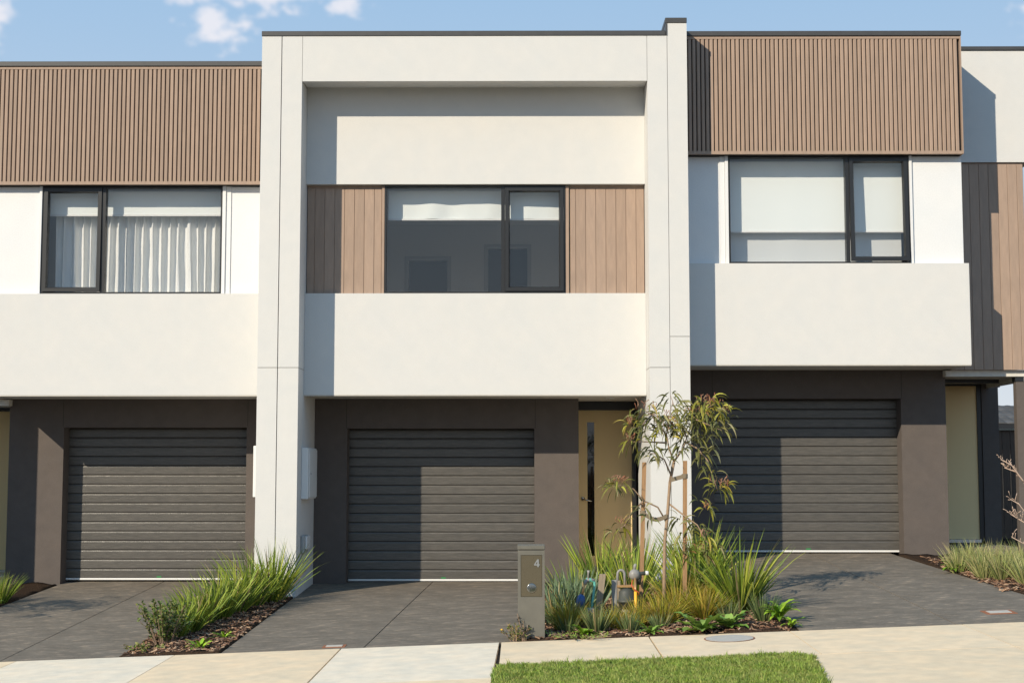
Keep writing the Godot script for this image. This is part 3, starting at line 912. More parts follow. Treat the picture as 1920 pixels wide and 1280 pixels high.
func meters() -> void:
	var gy := func(x: float, z: float) -> float: return ground_y(x, z)
	# water tap on a grey timber stake
	var z := 3.55
	var g: float = gy.call(0.78, z) - 0.10
	var st := thing("water_meter", Vector3(0.72, g + 0.1, z), "copper water pipe with a blue tap on a weathered stake", "water meter")
	var pole := B()
	var a := Vector3(0.74, g - 0.05, z)
	var b := Vector3(0.83, g + 0.63, z)
	var hw := Vector3(0.032, 0, 0)
	var hz := Vector3(0, 0, 0.02)
	hexa(pole, [a - hw + hz, a + hw + hz, a + hw - hz, a - hw - hz, b - hw + hz, b + hw + hz, b + hw - hz, b - hw - hz])
	part(st, "stake", fin(pole), M.grey_timber)
	part(st, "riser", tb([Vector3(0.70, g - 0.05, z + 0.05), Vector3(0.715, g + 0.3, z + 0.05), Vector3(0.745, g + 0.52, z + 0.04), Vector3(0.74, g + 0.56, z + 0.04), Vector3(0.70, g + 0.575, z + 0.05), Vector3(0.66, g + 0.57, z + 0.05)], [0.013, 0.013, 0.013, 0.016, 0.02, 0.022], 10), M.teal)
	part(st, "tap", tb([Vector3(0.745, g + 0.57, z + 0.045), Vector3(0.69, g + 0.575, z + 0.05), Vector3(0.66, g + 0.565, z + 0.06), Vector3(0.645, g + 0.53, z + 0.07)], [0.015, 0.02, 0.022, 0.016], 10), M.pale_metal)
	part(st, "tap_handle", tb([Vector3(0.68, g + 0.58, z + 0.05), Vector3(0.682, g + 0.64, z + 0.05), Vector3(0.684, g + 0.67, z + 0.05)], [0.012, 0.010, 0.018], 8), M.pale_metal)
	part(st, "copper_pipe", tb([Vector3(0.645, g + 0.535, z + 0.07), Vector3(0.63, g + 0.48, z + 0.07), Vector3(0.615, g + 0.42, z + 0.07)], [0.012, 0.012, 0.015], 8), M.copper)
	part(st, "blue_cap", tb([Vector3(0.617, g + 0.43, z + 0.07), Vector3(0.61, g + 0.41, z + 0.07), Vector3(0.60, g + 0.36, z + 0.08), Vector3(0.595, g + 0.32, z + 0.08), Vector3(0.592, g + 0.29, z + 0.08)], [0.018, 0.038, 0.047, 0.040, 0.015], 14), M.blue)
	part(st, "meter_dial", tb([Vector3(0.70, g - 0.04, z + 0.16), Vector3(0.70, g + 0.20, z + 0.16), Vector3(0.70, g + 0.215, z + 0.16), Vector3(0.70, g + 0.29, z + 0.16), Vector3(0.70, g + 0.305, z + 0.16)], [0.03, 0.03, 0.045, 0.045, 0.034], 16), M.grey_plastic)
	# gas meter
	z = 3.40
	g = gy.call(1.08, z) - 0.10
	var gm := thing("gas_meter", Vector3(1.08, g + 0.1, z), "grey gas meter with bent pipes and a yellow riser among the grasses", "gas meter")
	part(gm, "body", tb([Vector3(1.08, g + 0.255, z), Vector3(1.08, g + 0.27, z), Vector3(1.08, g + 0.315, z), Vector3(1.08, g + 0.32, z), Vector3(1.08, g + 0.345, z), Vector3(1.08, g + 0.35, z), Vector3(1.08, g + 0.43, z), Vector3(1.08, g + 0.465, z)], [0.05, 0.082, 0.09, 0.106, 0.106, 0.09, 0.085, 0.05], 20), M.meter)
	part(gm, "pedestal", tb([Vector3(1.08, g + 0.02, z), Vector3(1.08, g + 0.255, z)], [0.045, 0.045], 14), M.grey_plastic)
	part(gm, "bracket", bx(0.985, 1.16, g + 0.475, g + 0.495, z - 0.05, z + 0.05), M.copper)
	part(gm, "post", cb(Vector3(0.93, g - 0.1, z - 0.03), Vector3(0.985, g + 0.545, z + 0.03), 0.006), M.pale_metal)
	part(gm, "post_timber", cb(Vector3(0.987, g - 0.1, z - 0.03), Vector3(1.02, g + 0.54, z + 0.03), 0.004), M.grey_timber)
	var arc := []
	var rr := []
	for k in 9:
		var t := PI * k / 8.0
		arc.append(Vector3(1.028 - 0.036 * cos(t), g + 0.60 + 0.045 * sin(t), z - 0.01))
		rr.append(0.014)
	arc.push_front(Vector3(0.992, g + 0.50, z - 0.01))
	rr.push_front(0.014)
	arc.append(Vector3(1.066, g + 0.49, z - 0.01))
	rr.append(0.014)
	part(gm, "bent_pipe", tb(arc, rr, 10), M.pale_metal)
	part(gm, "regulator", tb([Vector3(1.165, g + 0.60, z - 0.01), Vector3(1.165, g + 0.60, z + 0.005), Vector3(1.165, g + 0.60, z + 0.012), Vector3(1.165, g + 0.60, z + 0.035), Vector3(1.165, g + 0.60, z + 0.045)], [0.03, 0.058, 0.058, 0.04, 0.02], 18), M.pale_metal)
	part(gm, "regulator_vent", tb([Vector3(1.165, g + 0.64, z), Vector3(1.172, g + 0.69, z), Vector3(1.178, g + 0.71, z)], [0.016, 0.018, 0.014], 10), M.pale_metal)
	part(gm, "outlet", tb([Vector3(1.20, g + 0.50, z - 0.02), Vector3(1.215, g + 0.58, z - 0.02), Vector3(1.23, g + 0.61, z - 0.02), Vector3(1.28, g + 0.615, z - 0.02)], [0.03, 0.03, 0.022, 0.020], 10), M.meter)
	part(gm, "outlet_cap", tb([Vector3(1.28, g + 0.615, z - 0.02), Vector3(1.31, g + 0.615, z - 0.02)], [0.022, 0.022], 10), M.plastic)
	part(gm, "inlet_pipe", tb([Vector3(1.168, g + 0.56, z + 0.03), Vector3(1.165, g + 0.47, z + 0.12), Vector3(1.165, g + 0.44, z + 0.125)], [0.014, 0.014, 0.014], 8), M.copper)
	part(gm, "yellow_riser", tb([Vector3(1.17, g - 0.05, z + 0.125), Vector3(1.165, g + 0.44, z + 0.125)], [0.016, 0.016], 10), M.yellow)
	part(gm, "wire", tb([Vector3(1.14, g + 0.55, z + 0.06), Vector3(1.125, g + 0.50, z + 0.13), Vector3(1.15, g + 0.46, z + 0.15), Vector3(1.20, g + 0.43, z + 0.14), Vector3(1.19, g + 0.40, z + 0.13)], [0.006, 0.006, 0.006, 0.005, 0.005], 6), M.red_wire)
	part(gm, "wire", tb([Vector3(1.16, g + 0.20, z + 0.15), Vector3(1.185, g + 0.17, z + 0.15), Vector3(1.15, g + 0.14, z + 0.15), Vector3(1.18, g + 0.11, z + 0.15)], [0.006, 0.006, 0.006, 0.006], 6), M.red_wire)

func disc_cover(x: float, z: float, r: float) -> void:
	var t := thing("pit_cover", Vector3(x, ground_y(x, z), z), "round pale pit cover set in the footpath beside the leafy weeds", "cover")
	var P := func(a: float, rad: float, y: float) -> Vector3:
		var q := Vector3(x + cos(a) * rad, 0, z + sin(a) * rad)
		q.y = ground_y(q.x, q.z) + y
		return q
	var rim := B()
	var lid := B()
	for k in 40:
		var a := TAU * k / 40
		var b := TAU * (k + 1) / 40
		quad(rim, P.call(b, r, 0.004), P.call(a, r, 0.004), P.call(a, r - 0.014, 0.004), P.call(b, r - 0.014, 0.004))
		tri(lid, P.call(b, r - 0.014, 0.006), P.call(a, r - 0.014, 0.006), P.call(0, 0, 0.006))
		quad(lid, P.call(a, r - 0.014, 0.006), P.call(b, r - 0.014, 0.006), P.call(b, r - 0.014, 0.0), P.call(a, r - 0.014, 0.0))
	part(t, "rim", fin(rim), M.rust)
	part(t, "lid", fin(lid), M.iron)

func square_cover(x: float, z: float, hx: float, hz: float, label: String, rusty: bool) -> void:
	var t := thing("valve_cover", Vector3(x, ground_y(x, z), z), label, "cover")
	part(t, "frame", sheet(x - hx, x + hx, z - hz, x - hx, x + hx, z + hz, 0.004, 0.004, 1, 1), M.rust)
	part(t, "lid", sheet(x - hx * 0.72, x + hx * 0.72, z - hz * 0.6, x - hx * 0.72, x + hx * 0.72, z + hz * 0.6, 0.008, 0.004, 1, 1), M.iron)

# ---------------------------------------------------------------- plants
func pick(cols: Array) -> Color:
	var c: Color = cols[rng.randi() % cols.size()]
	var k := rng.randf_range(0.8, 1.45)
	return Color(c.r * k, c.g * k, c.b * k)

# a curved strap leaf: starts at p, heads along dir, bends over under its own weight
func blade(st: SurfaceTool, p: Vector3, dir: Vector3, length: float, width: float, droop: float, c: Color, segs := 5) -> void:
	var d := dir.normalized()
	var side := d.cross(Vector3.UP)
	if side.length() < 0.05:
		side = Vector3.RIGHT
	side = side.normalized().rotated(d, rng.randf_range(-1.2, 1.2))
	var pts := [p]
	var kink := rng.randi_range(2, 3) if rng.randf() < 0.13 else -1
	for i in segs:
		pts.append(pts[-1] + d * (length / segs))
		if i == kink:
			d = (d * 0.45 + Vector3(rng.randf_range(-0.6, 0.6), -0.55, rng.randf_range(-0.6, 0.6))).normalized()
		d = (d + Vector3.DOWN * droop / segs * (0.4 + 1.2 * i / segs)).normalized()
	for i in segs:
		var w0 := width * 0.5 * (1.0 - pow(float(i) / segs, 2.2)) * (0.7 + 0.3 * minf(1.0, i))
		var w1 := width * 0.5 * (1.0 - pow(float(i + 1) / segs, 2.2))
		st.set_color(c)
		if i == segs - 1:
			tri(st, pts[i] - side * w0, pts[i] + side * w0, pts[i + 1])
		else:
			quad(st, pts[i] - side * w0, pts[i] + side * w0, pts[i + 1] + side * w1, pts[i + 1] - side * w1)

func clump(called: String, x: float, z: float, n: int, h: float, w: float, spread: float, droop: float, cols: Array, label: String, category: String, group: String, base_r := 0.06) -> void:
	var g := ground_y(x, z)
	var t := thing(called, Vector3(x, g, z), label, category, group)
	var st := B()
	for i in int(n * 1.5):
		var a := rng.randf() * TAU
		var r := sqrt(rng.randf())
		var lean := spread * (r * 1.15 + (0.5 if rng.randf() < 0.12 else 0.0))
		var dir := Vector3(cos(a) * lean, 1.0, sin(a) * lean)
		var p := Vector3(x + cos(a) * base_r * r, g - 0.015, z + sin(a) * base_r * r)
		blade(st, p, dir, h * rng.randf_range(0.55, 1.1), w * rng.randf_range(0.7, 1.2), droop * rng.randf_range(0.2, 1.9), pick(cols) if rng.randf() > 0.07 else Color(0.42, 0.33, 0.17) * rng.randf_range(0.6, 1.1))
	part(t, "blades", fin(st), M.grass)

# one broad leaf along +z, arched
func leaf_mesh(length: float, width: float, arch: float, c: Color, wavy := 0.0) -> ArrayMesh:
	var st := B(true)
	var n := 8
	var pos := func(i: int, k: int) -> Vector3:
		var t := float(i) / n
		var w := width * 0.5 * pow(sin(PI * clampf(t * 0.93 + 0.06, 0, 1)), 0.75) * (0.55 + 0.75 * t)
		if i == n:
			w = 0.0
		var y := arch * length * (t - t * t * 0.85)
		return Vector3(k * w, y + absf(k) * w * 0.35 + wavy * sin(i * 2.1 + k), t * length)
	for i in n:
		for k in [-1, 0]:
			st.set_color(c)
			quad(st, pos.call(i, k), pos.call(i + 1, k), pos.call(i + 1, k + 1), pos.call(i, k + 1))
	return fin(st)

func rosette(called: String, x: float, z: float, n: int, length: float, width: float, arch: float, cols: Array, label: String, group := "", wavy := 0.004) -> void:
	var g := ground_y(x, z)
	var t := thing(called, Vector3(x, g, z), label, "weed", group)
	var kinds := []
	for k in 4:
		kinds.append(leaf_mesh(length * (0.8 + 0.13 * k), width * (0.85 + 0.1 * k), arch, pick(cols), wavy))
	for i in n:
		var o := put(t, "leaf", kinds[i % 4], M.leaf, Vector3(x, g + 0.005 + 0.004 * i / n, z), Vector3(-rng.randf_range(-0.05, 0.75), i * 2.4 + rng.randf_range(-0.3, 0.3), 0))
		o.scale = Vector3.ONE * rng.randf_range(0.6, 1.05)

# a small bushy or creeping weed of tiny leaves on wiry stems
func bushlet(called: String, x: float, z: float, h: float, r: float, stems: int, leaves: int, size: float, cols: Array, label: String, flowers := 0) -> void:
	var g := ground_y(x, z)
	var t := thing(called, Vector3(x, g, z), label, "weed")
	var sm := B()
	var lf := B()
	var fl := B(true)
	for i in stems:
		var a := rng.randf() * TAU
		var q := r * sqrt(rng.randf())
		var p0 := Vector3(x + cos(a) * q * 0.3, g - 0.01, z + sin(a) * q * 0.3)
		var p2 := Vector3(x + cos(a) * q, g + h * rng.randf_range(0.4, 1.0), z + sin(a) * q)
		var p1 := (p0 + p2) / 2 + Vector3(0, h * 0.1, 0)
		tube(sm, [p0, p1, p2], [0.004, 0.003, 0.002], 4)
		for k in leaves:
			var tt := rng.randf_range(0.15, 1.0)
			var p := p0.lerp(p1, tt * 2) if tt < 0.5 else p1.lerp(p2, tt * 2 - 1)
			var d := Vector3(rng.randf_range(-1, 1), rng.randf_range(-0.2, 0.9), rng.randf_range(-1, 1)).normalized()
			blade(lf, p, d, size * rng.randf_range(0.7, 1.4), size * 0.55, 0.5, pick(cols), 3)
		if i < flowers:
			tube(fl, [p2, p2 + Vector3(0, 0.006, 0.003), p2 + Vector3(0, 0.011, 0.004)], [0.007, 0.013, 0.006], 7)
	part(t, "stems", fin(sm), M.twig)
	part(t, "leaves", fin(lf), M.leaf)
	if flowers > 0:
		part(t, "flower", fin(fl), M.yellow)

func planting() -> void:
	rng.seed = 77
	var green := [Color(0.17, 0.235, 0.030), Color(0.22, 0.28, 0.036), Color(0.095, 0.145, 0.024), Color(0.32, 0.34, 0.06), Color(0.15, 0.21, 0.030)]
	var blue := [Color(0.11, 0.16, 0.085), Color(0.14, 0.195, 0.115), Color(0.085, 0.125, 0.07), Color(0.18, 0.22, 0.11)]
	var gold := [Color(0.26, 0.25, 0.025), Color(0.33, 0.26, 0.035), Color(0.17, 0.19, 0.025), Color(0.36, 0.24, 0.05), Color(0.22, 0.23, 0.03)]
	var tuft := [Color(0.095, 0.135, 0.05), Color(0.13, 0.165, 0.065), Color(0.16, 0.18, 0.07), Color(0.07, 0.105, 0.04)]
	var bright := [Color(0.20, 0.34, 0.028), Color(0.26, 0.40, 0.035), Color(0.15, 0.27, 0.025)]
	var dull := [Color(0.12, 0.215, 0.04), Color(0.16, 0.26, 0.05), Color(0.20, 0.30, 0.07)]
	var pale := [Color(0.24, 0.27, 0.09), Color(0.30, 0.31, 0.12), Color(0.17, 0.205, 0.07), Color(0.36, 0.34, 0.16)]
	# strip between the lower driveways
	var gl := "strap-leaf plants in the strip between two driveways"
	for p in [[-3.05, 0.50, 100, 0.86, 0.70], [-3.22, 0.95, 110, 0.74, 0.68], [-3.32, 1.45, 120, 0.68, 0.68], [-3.40, 2.0, 120, 0.62, 0.70], [-3.47, 2.5, 110, 0.56, 0.6], [-3.52, 2.95, 95, 0.50, 0.62], [-3.58, 3.35, 80, 0.44, 0.6]]:
		var lb := "bright green strap-leaf clump in the middle of the narrow strip's row"
		if p[1] < 0.6:
			lb = "tallest strap-leaf clump of the narrow strip, at the white pier's foot"
		elif p[1] > 3.2:
			lb = "shortest strap-leaf clump of the narrow strip, next to the bushy weed"
		clump("strap_plant", p[0], p[1], p[2], p[3], 0.021, p[4], 0.55, green, lb, "plant", gl, 0.10)
	bushlet("leafy_weed", -3.58, 3.75, 0.44, 0.30, 52, 30, 0.038, [Color(0.075, 0.12, 0.035), Color(0.11, 0.15, 0.04), Color(0.16, 0.18, 0.05)], "small-leaved bushy weed at the street end of the narrow strip")
	rosette("broadleaf_weed", -3.02, 3.55, 16, 0.16, 0.035, 0.5, bright, "bright green weed rosette on mulch beside the middle driveway edge")
	rosette("broadleaf_weed", -3.12, 4.22, 18, 0.17, 0.04, 0.4, bright, "bright weed at the narrow strip's corner on the footpath")
	bushlet("creeping_weed", -3.66, 4.25, 0.09, 0.22, 16, 12, 0.03, [Color(0.15, 0.20, 0.04), Color(0.22, 0.22, 0.06)], "low creeping weed at the foot of the bushy weed")
	# main bed
	var gb := "strap-leaf plants in the bed before the entry"
	for p in [[0.98, 0.55, 100, 0.86, 0.55], [1.42, 0.6, 70, 0.80, 0.6], [1.25, 1.9, 95, 0.74, 0.55], [0.62, 1.0, 60, 0.62, 0.6]]:
		clump("strap_plant", p[0], p[1], p[2], p[3], 0.024, p[4], 0.4, green, "tall green strap-leaf clump in front of the yellow entry door", "plant", gb, 0.09)
	for p in [[1.95, 2.2, 130, 0.80, 0.55], [2.08, 1.5, 120, 0.85, 0.55], [1.72, 2.75, 110, 0.62, 0.6]]:
		clump("strap_plant", p[0], p[1], p[2], p[3], 0.026, p[4], 0.45, green, "dense green strap-leaf clump behind the staked young tree", "plant", "strap-leaf plants behind the tree", 0.12)
	clump("strap_plant", 2.27, 3.25, 120, 0.86, 0.028, 0.68, 0.55, green, "largest strap-leaf clump arching over the edge of the upper driveway", "plant", "", 0.07)
	for p in [[0.36, 3.3, 60, 0.50], [0.50, 3.0, 70, 0.54], [0.72, 2.7, 60, 0.56], [0.34, 2.6, 50, 0.56], [0.58, 2.2, 60, 0.56]]:
		clump("flax_lily", p[0], p[1], p[2], p[3], 0.026, 0.5, 0.35, blue, "blue-green flax clump between the letterbox and the water tap", "plant", "blue-green flax by the letterbox", 0.08)
	for p in [[0.46, 3.85, 260, 0.36], [1.42, 3.72, 330, 0.40], [1.62, 3.30, 330, 0.46], [1.86, 3.55, 300, 0.42], [1.20, 3.70, 200, 0.36], [0.92, 3.85, 200, 0.32], [1.98, 3.05, 260, 0.50], [0.52, 3.62, 240, 0.42], [1.74, 2.9, 300, 0.55], [1.05, 3.95, 160, 0.24]]:
		var lb := "fine golden-green sedge tuft between the gas meter and the upper driveway"
		if p[0] < 0.7:
			lb = "fine golden-green sedge tuft between the letterbox and the blue tap"
		elif p[0] < 1.3:
			lb = "fine golden-green sedge tuft in front of the gas meter"
		clump("sedge", p[0], p[1], p[2], p[3], 0.0075, 0.75, 0.9, gold, lb, "grass plant", "golden sedges in the main bed", 0.07)
	for p in [[0.74, 4.12, 90, 0.34], [1.06, 4.16, 70, 0.25], [0.46, 4.05, 60, 0.24], [2.08, 3.75, 60, 0.26], [2.40, 3.95, 100, 0.34], [1.36, 4.02, 60, 0.22]]:
		var lb := "small grey-green tussock between the gas meter and the largest leafy weed"
		if p[0] < 0.6:
			lb = "small grey-green tussock beside the letterbox"
		elif p[0] < 0.9:
			lb = "larger grey-green tussock in front of the water meter"
		elif p[0] > 2.3:
			lb = "grey-green tussock next to the bright weed at the upper driveway"
		elif p[0] > 2.0:
			lb = "small grey-green tussock on mulch behind the broad-leaved weeds"
		clump("tussock", p[0], p[1], p[2], p[3], 0.011, 0.5, 0.3, tuft, lb, "grass plant", "small tussocks along the footpath", 0.05)
	rosette("broadleaf_weed", 1.72, 4.38, 26, 0.27, 0.115, 0.35, dull, "largest broad-leaved weed, spilling over the footpath by the round cover", "", 0.010)
	rosette("broadleaf_weed", 2.00, 4.28, 22, 0.25, 0.105, 0.5, dull, "broad-leaved weed standing between the spilling weed and the mulch", "", 0.010)
	rosette("broadleaf_weed", 1.24, 4.36, 30, 0.16, 0.05, 0.5, dull, "low leafy weed on the footpath edge before the gas meter")
	rosette("broadleaf_weed", 0.60, 4.34, 26, 0.13, 0.07, 0.7, bright, "bright round-leaved weed at the foot of the water meter tussock")
	rosette("broadleaf_weed", 2.54, 4.02, 28, 0.26, 0.06, 1.1, bright, "bright upright weed at the corner of the upper driveway")
	rosette("broadleaf_weed", 2.60, 4.33, 18, 0.15, 0.04, 0.9, bright, "small bright weed where the upper driveway meets the footpath")
	bushlet("flowering_weed", -0.05, 4.44, 0.17, 0.17, 20, 14, 0.026, [Color(0.13, 0.17, 0.04), Color(0.22, 0.16, 0.05), Color(0.09, 0.11, 0.04)], "flowering weed with a yellow bloom at the letterbox foot", 3)
	bushlet("dark_weed", 0.035, 4.455, 0.27, 0.09, 7, 12, 0.022, [Color(0.05, 0.045, 0.028), Color(0.075, 0.06, 0.03)], "spindly dark weed against the front of the letterbox")
	bushlet("creeping_weed", 0.55, 4.42, 0.06, 0.42, 30, 10, 0.026, [Color(0.14, 0.22, 0.04), Color(0.19, 0.25, 0.05)], "low creeping weed on mulch between the letterbox and the tussocks")
	# bed past the upper driveway
	for p in [[5.33, 0.55, 110, 0.40], [5.52, 0.9, 120, 0.42], [5.60, 1.35, 130, 0.42], [5.72, 1.85, 140, 0.40], [5.62, 0.3, 110, 0.42], [5.84, 1.15, 130, 0.44], [5.45, 1.2, 100, 0.36], [5.72, 0.7, 110, 0.44], [5.95, 1.5, 150, 0.44], [6.15, 0.5, 120, 0.46], [6.35, 1.9, 150, 0.42], [5.55, 0.1, 90, 0.40], [6.4, 1.2, 130, 0.46]]:
		clump("pale_tussock", p[0], p[1], p[2], p[3], 0.010, 0.6, 0.5, pale, "pale green tussock on mulch past the upper driveway", "grass plant", "pale tussocks past the upper driveway", 0.07)
	rosette("broadleaf_weed", 5.27, 0.55, 22, 0.24, 0.05, 0.8, bright, "bright yellow-green weed beside the pale tussocks")
	# bed past the lower driveway
	for p in [[-6.47, 0.25, 150, 0.44], [-6.60, 0.75, 140, 0.44], [-6.75, 0.05, 130, 0.46], [-6.9, 1.4, 120, 0.42]]:
		clump("pale_tussock", p[0], p[1], p[2], p[3], 0.010, 0.6, 0.5, green, "green tussock at the outer edge of the lower driveway", "grass plant", "green tussocks past the lower driveway", 0.07)
	rosette("broadleaf_weed", -6.46, 0.62, 20, 0.18, 0.05, 0.6, dull, "dull weed beside the green tussocks")
	bare_shrub()
	mulch()
	lawn()

func mulch() -> void:
	var m := MultiMesh.new()
	m.transform_format = MultiMesh.TRANSFORM_3D
	m.use_colors = true
	m.mesh = cb(Vector3(-0.028, -0.004, -0.008), Vector3(0.028, 0.004, 0.008), 0.003)
	var beds := [[-3.825, -2.87, 0.1, 4.47, 2600], [0.05, 2.60, 0.0, 4.47, 7000], [5.45, 8.0, 2.4, 4.4, 3200], [5.28, 8.0, -1.0, 2.4, 4600], [-8.0, -6.5, -0.5, 4.4, 2900]]
	var total := 0
	for b in beds:
		total += b[4]
	m.instance_count = total
	rng.seed = 5
	var nf := FastNoiseLite.new()
	nf.seed = 5
	nf.frequency = 3.0
	var i := 0
	var cols := [Color(0.20, 0.10, 0.055), Color(0.29, 0.17, 0.10), Color(0.12, 0.065, 0.04), Color(0.38, 0.26, 0.17), Color(0.09, 0.05, 0.035)]
	for b in beds:
		for k in b[4]:
			var x := rng.randf_range(b[0], b[1])
			var z := rng.randf_range(b[2], b[3])
			var p := Vector3(x, ground_y(x, z) + 0.014 + 0.035 * nf.get_noise_2d(x, z) + rng.randf() * 0.014, z)
			var bs := Basis.from_euler(Vector3(rng.randf_range(-0.5, 0.5), rng.randf() * TAU, rng.randf_range(-0.5, 0.5))).scaled(Vector3.ONE * rng.randf_range(0.45, 1.15))
			m.set_instance_transform(i, Transform3D(bs, p))
			m.set_instance_color(i, pick(cols))
			i += 1
	var o := MultiMeshInstance3D.new()
	o.name = "mulch"
	o.multimesh = m
	var mm := StandardMaterial3D.new()
	mm.vertex_color_use_as_albedo = true
	mm.roughness = 0.95
	o.material_override = mm
	add_child(o)
	tag(o, "brown bark mulch chips covering the garden beds", "mulch")
	o.set_meta("kind", "stuff")

func lawn() -> void:
	# turf under the blades, with a rounded corner at each end of the footpath side
	structure("lawn_soil", sheet(-0.17, 2.43, 6.03, -0.19, 2.19, 8.09, 0.0, 0.05, 10, 8), M.turf)
	var m := MultiMesh.new()
	m.transform_format = MultiMesh.TRANSFORM_3D
	m.use_colors = true
	var st := B()
	rng.seed = 99
	for k in 9:
		var a := rng.randf() * TAU
		var p := Vector3(rng.randf_range(-0.02, 0.02), -0.004, rng.randf_range(-0.02, 0.02))
		blade(st, p, Vector3(cos(a) * 0.7, 1, sin(a) * 0.7), rng.randf_range(0.025, 0.06), 0.0050, 0.8, Color.WHITE, 3)
	m.mesh = fin(st)
	var n := 14000
	m.instance_count = n
	var nf := FastNoiseLite.new()
	nf.seed = 3
	nf.frequency = 1.3
	var cols := [Color(0.17, 0.25, 0.035), Color(0.22, 0.31, 0.045), Color(0.12, 0.20, 0.03), Color(0.30, 0.33, 0.08)]
	var i := 0
	while i < n:
		var z := rng.randf_range(6.0, 8.08)
		var x := rng.randf_range(-0.24, 2.64)
		var r := 0.16
		var e := 0.05 * nf.get_noise_2d(x * 6.0, z * 6.0)
		var dx := maxf(maxf(-0.22 + r - x, x - (2.47 - 0.125 * (z - 6.0) - r)), 0.0)
		var dz := maxf(6.0 + r - z, 0.0)
		if Vector2(dx, dz).length() > r + e:
			continue
		var tall := 1.9 if rng.randf() < 0.02 else 1.0
		var b := Basis(Vector3.UP, rng.randf() * TAU).scaled(Vector3(1, tall, 1) * rng.randf_range(0.55, 1.3) * (1.0 + 0.25 * nf.get_noise_2d(x, z)))
		m.set_instance_transform(i, Transform3D(b, Vector3(x, ground_y(x, z), z)))
		var c := pick(cols)
		var dry := clampf(0.5 + 1.1 * nf.get_noise_2d(x * 2.5 + 30.0, z * 2.5), 0.0, 1.0) * 0.7
		m.set_instance_color(i, c.lerp(Color(0.36, 0.33, 0.13), dry * rng.randf()))
		i += 1
	var o := MultiMeshInstance3D.new()
	o.name = "lawn"
	o.multimesh = m
	o.material_override = M.grass
	add_child(o)
	tag(o, "short mown green lawn in front of the footpath", "lawn")
	o.set_meta("kind", "stuff")

func bare_shrub() -> void:
	rng.seed = 12
	var x := 6.35
	var z := 0.9
	var g := ground_y(x, z)
	var t := thing("bare_shrub", Vector3(x, g, z), "leafless shrub with pinkish twigs in front of the entry post", "shrub")
	var limbs := [
		[Vector3(6.38, g, z), Vector3(6.22, g + 0.55, z), Vector3(6.02, g + 1.1, z + 0.05), Vector3(5.86, g + 1.30, z + 0.1), Vector3(5.73, g + 1.37, z + 0.1)],
		[Vector3(6.38, g, z), Vector3(6.28, g + 0.35, z + 0.1), Vector3(6.08, g + 0.62, z + 0.15), Vector3(5.90, g + 0.84, z + 0.2), Vector3(5.80, g + 0.90, z + 0.2)],
		[Vector3(6.38, g, z), Vector3(6.25, g + 0.22, z), Vector3(6.0, g + 0.36, z + 0.1), Vector3(5.83, g + 0.45, z + 0.12)],
		[Vector3(6.40, g, z), Vector3(6.32, g + 0.7, z - 0.1), Vector3(6.18, g + 1.0, z - 0.1), Vector3(6.08, g + 1.22, z - 0.1)],
		[Vector3(6.40, g, z), Vector3(6.50, g + 0.8, z), Vector3(6.55, g + 1.3, z + 0.1)],
		[Vector3(6.02, g + 1.1, z + 0.05), Vector3(5.93, g + 1.22, z + 0.05), Vector3(5.79, g + 1.27, z + 0.05)],
		[Vector3(6.22, g + 0.55, z), Vector3(6.02, g + 0.62, z), Vector3(5.86, g + 0.72, z)],
	]
	for l in limbs:
		var rad := []
		for k in l.size():
			rad.append(lerpf(0.012, 0.004, float(k) / (l.size() - 1)))
		var st := B(true)
		tube(st, l, rad, 6)
		for k in 16:
			var s := rng.randi_range(1, l.size() - 2) if l.size() > 2 else 1
			var p: Vector3 = (l[s] as Vector3).lerp(l[s + 1], rng.randf())
			var d := Vector3(rng.randf_range(-1, 0.8), rng.randf_range(0.3, 1.2), rng.randf_range(-0.6, 0.6)).normalized() * rng.randf_range(0.04, 0.13)
			tube(st, [p, p + d * 0.6 + Vector3(0, 0.01, 0), p + d], [0.0035, 0.003, 0.0045], 4)
		part(t, "branch", fin(st), M.bare)

# ---------------------------------------------------------------- young gum tree
# a drooping sickle leaf
func gum_leaf(st: SurfaceTool, p: Vector3, out: Vector3, length: float, width: float, c: Color) -> void:
	var d := (out * 0.75 + Vector3.DOWN * 0.55).normalized()
	var curve := Vector3(rng.randf_range(-0.5, 0.5), 0, rng.randf_range(-0.5, 0.5))
	var side := d.cross(Vector3(rng.randf_range(-1, 1), 0.3, rng.randf_range(-1, 1))).normalized()
	var pts := [p]
	var n := 5
	for i in n:
		pts.append(pts[-1] + d * length / n)
		d = (d + Vector3.DOWN * 0.38 + curve * 0.16).normalized()
	var ws := [0.15, 0.8, 1.0, 0.85, 0.5, 0.0]
	for i in n:
		st.set_color(c)
		var a: float = ws[i] * width * 0.5
		var b: float = ws[i + 1] * width * 0.5
		if i == n - 1:
			tri(st, pts[i] - side * a, pts[i] + side * a, pts[i + 1])
		else:
			quad(st, pts[i] - side * a, pts[i] + side * a, pts[i + 1] + side * b, pts[i + 1] - side * b)

